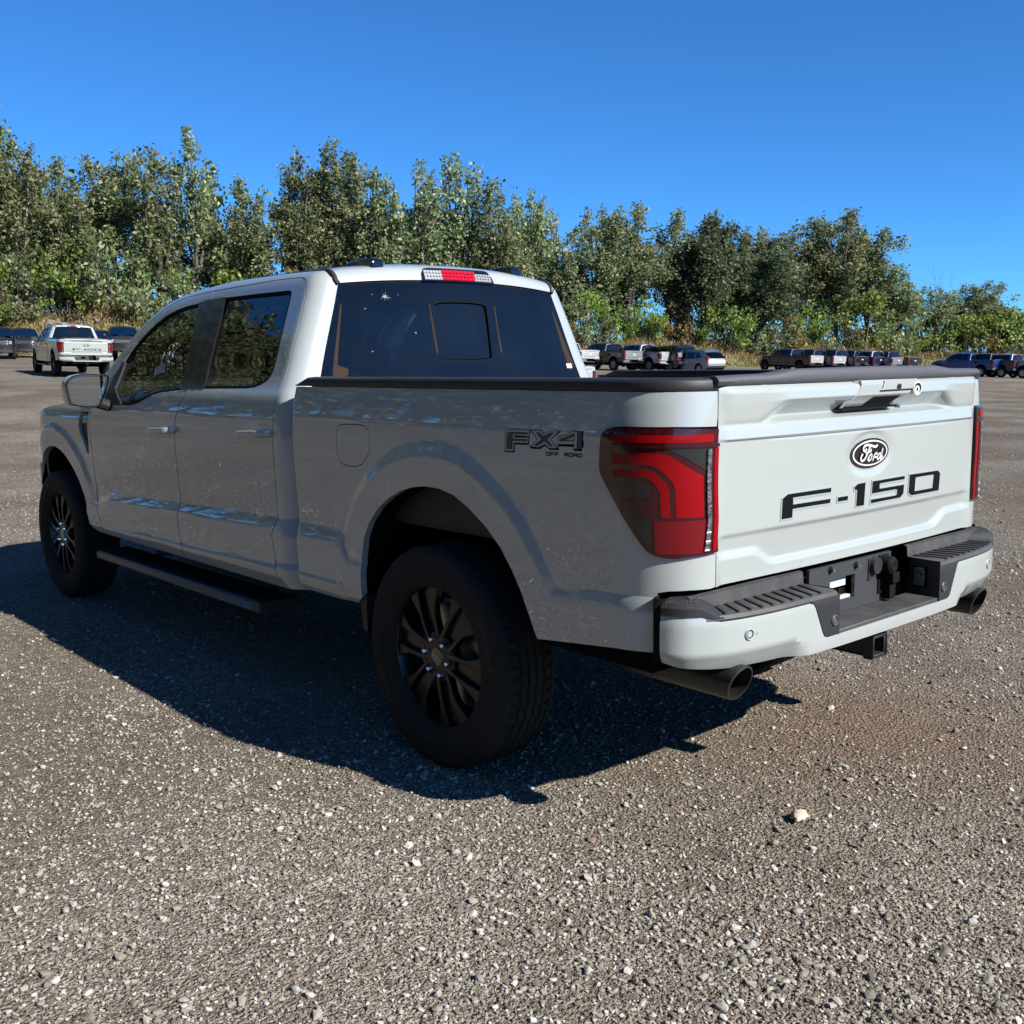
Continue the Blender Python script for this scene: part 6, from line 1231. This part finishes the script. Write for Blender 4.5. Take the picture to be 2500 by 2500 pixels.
# the wood round the left side of the lot, out of the frame but mirrored in the glass and the flank: one mass, scattered crowns and trunks
rgw = np.random.default_rng(5); WP = []
for i in range(170):
    a = R(10) - (i / 169) ** .9 * R(148); x, y, z = [float(q) for q in bank_pt(np.array(a), np.array(rgw.uniform(-1.5, 10)))]; WP.append((x, y, z - .2))
WP = np.array(WP); me = bpy.data.meshes.new('woodland'); me.vertices.add(len(WP)); me.vertices.foreach_set('co', WP.astype(np.float32).ravel())
n_ = len(WP)
for nm, arr in (('scl', np.stack([rgw.uniform(.95, 1.35, n_), rgw.uniform(.95, 1.35, n_), rgw.uniform(1.0, 1.5, n_)], 1)), ('rot', np.stack([np.zeros(n_), np.zeros(n_), rgw.uniform(0, 6.28, n_)], 1))):
    at_ = me.attributes.new(nm, 'FLOAT_VECTOR', 'POINT'); at_.data.foreach_set('vector', arr.astype(np.float32).ravel())
at_ = me.attributes.new('pick', 'INT', 'POINT'); at_.data.foreach_set('value', rgw.integers(0, 3, n_).astype(np.int32))
wood = link(bpy.data.objects.new('woodland', me)); tag(wood, kind='stuff')
g = bpy.data.node_groups.new('woodland', 'GeometryNodeTree'); g.interface.new_socket('Geometry', in_out='INPUT', socket_type='NodeSocketGeometry'); g.interface.new_socket('Geometry', in_out='OUTPUT', socket_type='NodeSocketGeometry')
n = g.nodes; L = g.links; gi = n.new('NodeGroupInput'); go = n.new('NodeGroupOutput'); jn = n.new('GeometryNodeJoinGeometry'); pk = n.new('GeometryNodeInputNamedAttribute'); pk.data_type = 'INT'; pk.inputs['Name'].default_value = 'pick'
for k, v in enumerate((0, 1, 2)):
    cp = n.new('FunctionNodeCompare'); cp.data_type = 'INT'; cp.operation = 'EQUAL'; L.new(pk.outputs[0], cp.inputs[2]); cp.inputs[3].default_value = k
    for nm in ('crown', 'trunk'):
        src_o = next(o for o in bpy.data.objects if o.name.split('.')[0] == nm and o.data == (TT[v][0] if nm == 'crown' else TRM[v]))
        oi = n.new('GeometryNodeObjectInfo'); oi.inputs['Object'].default_value = src_o; oi.transform_space = 'ORIGINAL'
        io = n.new('GeometryNodeInstanceOnPoints'); L.new(gi.outputs[0], io.inputs['Points']); L.new(oi.outputs['Geometry'], io.inputs['Instance']); L.new(cp.outputs[0], io.inputs['Selection'])
        for at2, sock in (('scl', 'Scale'), ('rot', 'Rotation')):
            q = n.new('GeometryNodeInputNamedAttribute'); q.data_type = 'FLOAT_VECTOR'; q.inputs['Name'].default_value = at2; L.new(q.outputs[0], io.inputs[sock])
        L.new(io.outputs[0], jn.inputs[0])
L.new(jn.outputs[0], go.inputs[0]); wood.modifiers.new('scatter', 'NODES').node_group = g
# ------------------------------------------------------------------ logs, rubble, stones, leaves
WOOD = mat('weathered_wood', (.34, .30, .25), .9, noise=(4, .2, (.20, .17, .14)))
def log(px, t, L, lean, head, r, label):
    a = az_of(px); x, y, z = [float(q) for q in bank_pt(np.array(a), np.array(t))]; d = np.array([math.cos(lean) * math.cos(head), math.cos(lean) * math.sin(head), math.sin(lean)]) * L; o = thing('log', label, 'log', (x, y, z + r)) if False else None
    b = MB(); rl = random.Random(int(px * 7)); pts = [tuple(d * k + np.array([rl.gauss(0, .04), rl.gauss(0, .04), rl.gauss(0, .04)])) for k in np.linspace(0, 1, 6)]; b.tube(pts, [r * (1 - .35 * i / 5) for i in range(6)], 8)
    if L > 2: b.tube([pts[3], tuple(np.array(pts[3]) + np.array([rl.uniform(-.4, .4), rl.uniform(-.4, .4), .5]))], [r * .45, r * .2], 6)
    m = b.build('log', WOOD, None, 50); m.location = (x, y, z + r * .6); tag(m, label, 'log', 'driftwood logs on the bank'); return m
for px, t, L, ln_, hd, r, l in ((1150, 2.5, 3.2, .75, .3, .13, 'pale log sticking up over the dark pickup'), (1138, 2.8, 2.2, .5, 2.4, .11, 'short log leaning left over the dark pickup'), (1128, 3.0, 2.6, .3, .9, .10, 'thin log lying behind the leftmost pickups'), (1143, 3.2, 2.4, .15, -.4, .12, 'log lying flat among the driftwood over the dark pickup'), (1375, 1.2, 3.6, -.55, -.9, .10, 'long pale pole leaning down the bank right of the crossover'), (1263, 2.4, 1.6, 1.2, .3, .10, 'upright stump between the pickups of the middle row'), (1500, 3.0, 3.0, .2, -.5, .12, 'pale log above the charcoal pickup'), (1535, 3.2, 2.6, .35, 2.6, .10, 'forked log above the right row'), (1520, 3.4, 3.4, .05, -.2, .12, 'long log lying flat behind the right row'), (1590, 3.1, 2.0, .4, 1.0, .10, 'short log behind the second pickup of the right row')):
    log(px, t, L, ln_, hd, r, l)
STONE_M = mat('pale_rubble', (.36, .35, .33), .9, noise=(3, .25, (.20, .19, .18)))
def stone_mesh(seed, sub=1):
    import bmesh
    rl = np.random.default_rng(seed); bm = bmesh.new(); bmesh.ops.create_icosphere(bm, subdivisions=sub + 1, radius=.5)
    f = rl.normal(size=(6, 3)); ph_ = rl.random(6) * 6
    for v in bm.verts:
        c = np.array(v.co); k = 1 + .13 * sum(math.sin(3.2 * float(c @ q) + p) for q, p in zip(f, ph_)) / 2; cut = 1.0
        for q in f[:5]:
            qn = q / np.linalg.norm(q); h = float(c @ qn); lim = .33
            if h > lim: c = c - qn * (h - lim)
        v.co = c * k
    me = bpy.data.meshes.new('stone'); bm.to_mesh(me); bm.free(); return me
SM_ = [stone_mesh(s_) for s_ in range(40, 45)]
rl = random.Random(12)
for i in range(16):
    px = rl.uniform(112, 205); a = az_of(px); x, y, z = [float(q) for q in bank_pt(np.array(a), np.array(rl.uniform(1.5, 4.2)))]; me = SM_[i % 5]
    if not me.materials: me.materials.append(STONE_M)
    o = link(bpy.data.objects.new('rubble', me)); s_ = rl.uniform(.35, .95); o.scale = (s_ * 1.3, s_, s_ * .6); o.rotation_euler = (rl.uniform(-.4, .4), rl.uniform(-.4, .4), rl.uniform(0, 6)); o.location = (x, y, z + s_ * .18); tag(o, 'pale chunk of rubble heaped on the bank behind the white pickup', 'rock', 'rubble heap on the bank')
# single larger stones lying loose in the foreground
PEB = [mat('pebble_pale', (.46, .45, .42), .85, noise=(90, .2, (.34, .33, .31))), mat('pebble_grey', (.30, .28, .26), .85, noise=(90, .2, (.20, .185, .17))), mat('pebble_brown', (.27, .20, .15), .85, noise=(90, .2, (.19, .14, .10)))]
PM = []
for k, m in enumerate(PEB):
    for s_ in range(3): me = stone_mesh(70 + k * 3 + s_); me.materials.append(m); PM.append(me)
def ground_at(px, py):
    f = FPX / 2500 * 1932; ray = FW + RT * ((px - 966) / f) - UP * ((py - 966) / f); k = -CAM.z / ray.z; return CAM.x + ray.x * k, CAM.y + ray.y * k
KN = {0: 'pale', 1: 'grey', 2: 'brown'}
SPOT = [(1505, 1722, 0, .030), (1510, 1705, 0, .022), (1405, 1790, 1, .026), (1385, 1755, 0, .026), (1362, 1905, 0, .030), (1720, 1885, 1, .028), (345, 1890, 0, .026), (125, 1720, 0, .026), (640, 1780, 0, .024), (905, 1850, 1, .030), (860, 1610, 0, .022), (1240, 1560, 2, .024), (1150, 1655, 0, .022), (1835, 1742, 0, .026), (1010, 1760, 2, .026), (455, 1640, 1, .026), (760, 1700, 0, .020), (250, 1575, 0, .024), (1590, 1835, 2, .028), (1108, 1835, 0, .026), (1280, 1460, 0, .020), (1660, 1480, 1, .024), (1760, 1590, 0, .022), (560, 1870, 0, .026), (90, 1860, 2, .028), (1300, 1640, 0, .022), (980, 1650, 1, .024), (1440, 1620, 0, .02), (700, 1600, 2, .02), (380, 1760, 1, .024)]
for i, (px, py, k, s_) in enumerate(SPOT):
    x, y = ground_at(px, py); o = link(bpy.data.objects.new('stone', PM[k * 3 + i % 3])); s_ *= .8; o.scale = (s_ * 1.25, s_, s_ * .72); o.rotation_euler = (rl.uniform(-.3, .3), rl.uniform(-.3, .3), rl.uniform(0, 6)); o.location = (x, y, s_ * .26); tag(o, KN[k] + ' stone larger than the gravel round it, lying loose in the foreground', 'stone', 'larger ' + KN[k] + ' stones in the gravel')
# curled dead leaf
LF = mat('dead_leaf', (.80, .70, .52), .75, noise=(60, .18, (.50, .38, .25))); x0, y0 = ground_at(1508, 1548)
rows = []; n = 13
for u in np.linspace(-1, 1, n):
    wdt = .030 * (1 - abs(u) ** 1.6) * (1 + .25 * math.sin(9 * u)) + .002; row = []
    for v in np.linspace(-1, 1, 9):
        cu_ = 1.25 * v; row.append((.044 * u, wdt * math.sin(cu_) * .95, .006 + wdt * (1 - math.cos(cu_)) * .0 + .026 * math.cos(cu_) * (1 - .5 * abs(u)) + .005 * math.sin(11 * u + 4 * v)))
    rows.append(row)
b = MB(); b.grid(np.array(rows)); b.tube([(.04, 0, .010), (.058, .006, .014), (.078, .004, .006)], .0014, 5); lf = b.build('dead_leaf', LF, None, 60); lf.location = (x0, y0, 0); lf.rotation_euler = (0, .08, .35); tag(lf, 'pale curled dead leaf lying on the gravel behind the truck', 'leaf')
md = lf.modifiers.new('thick', 'SOLIDIFY'); md.thickness = .0008
x0, y0 = ground_at(1618, 1601); b = MB(); b.grid(np.array([[(.016 * u, .009 * v * (1 - .6 * u * u), .006 + .006 * u * u + .003 * v) for v in (-1, 0, 1)] for u in np.linspace(-1, 1, 6)])); l2 = b.build('dead_leaf', mat('brown_leaf', (.30, .17, .09), .8), None, 60); l2.location = (x0, y0, .004); l2.rotation_euler = (.3, .1, 1.3); tag(l2, 'small brown dead leaf lying right of the pale curled one', 'leaf'); md = l2.modifiers.new('thick', 'SOLIDIFY'); md.thickness = .0008
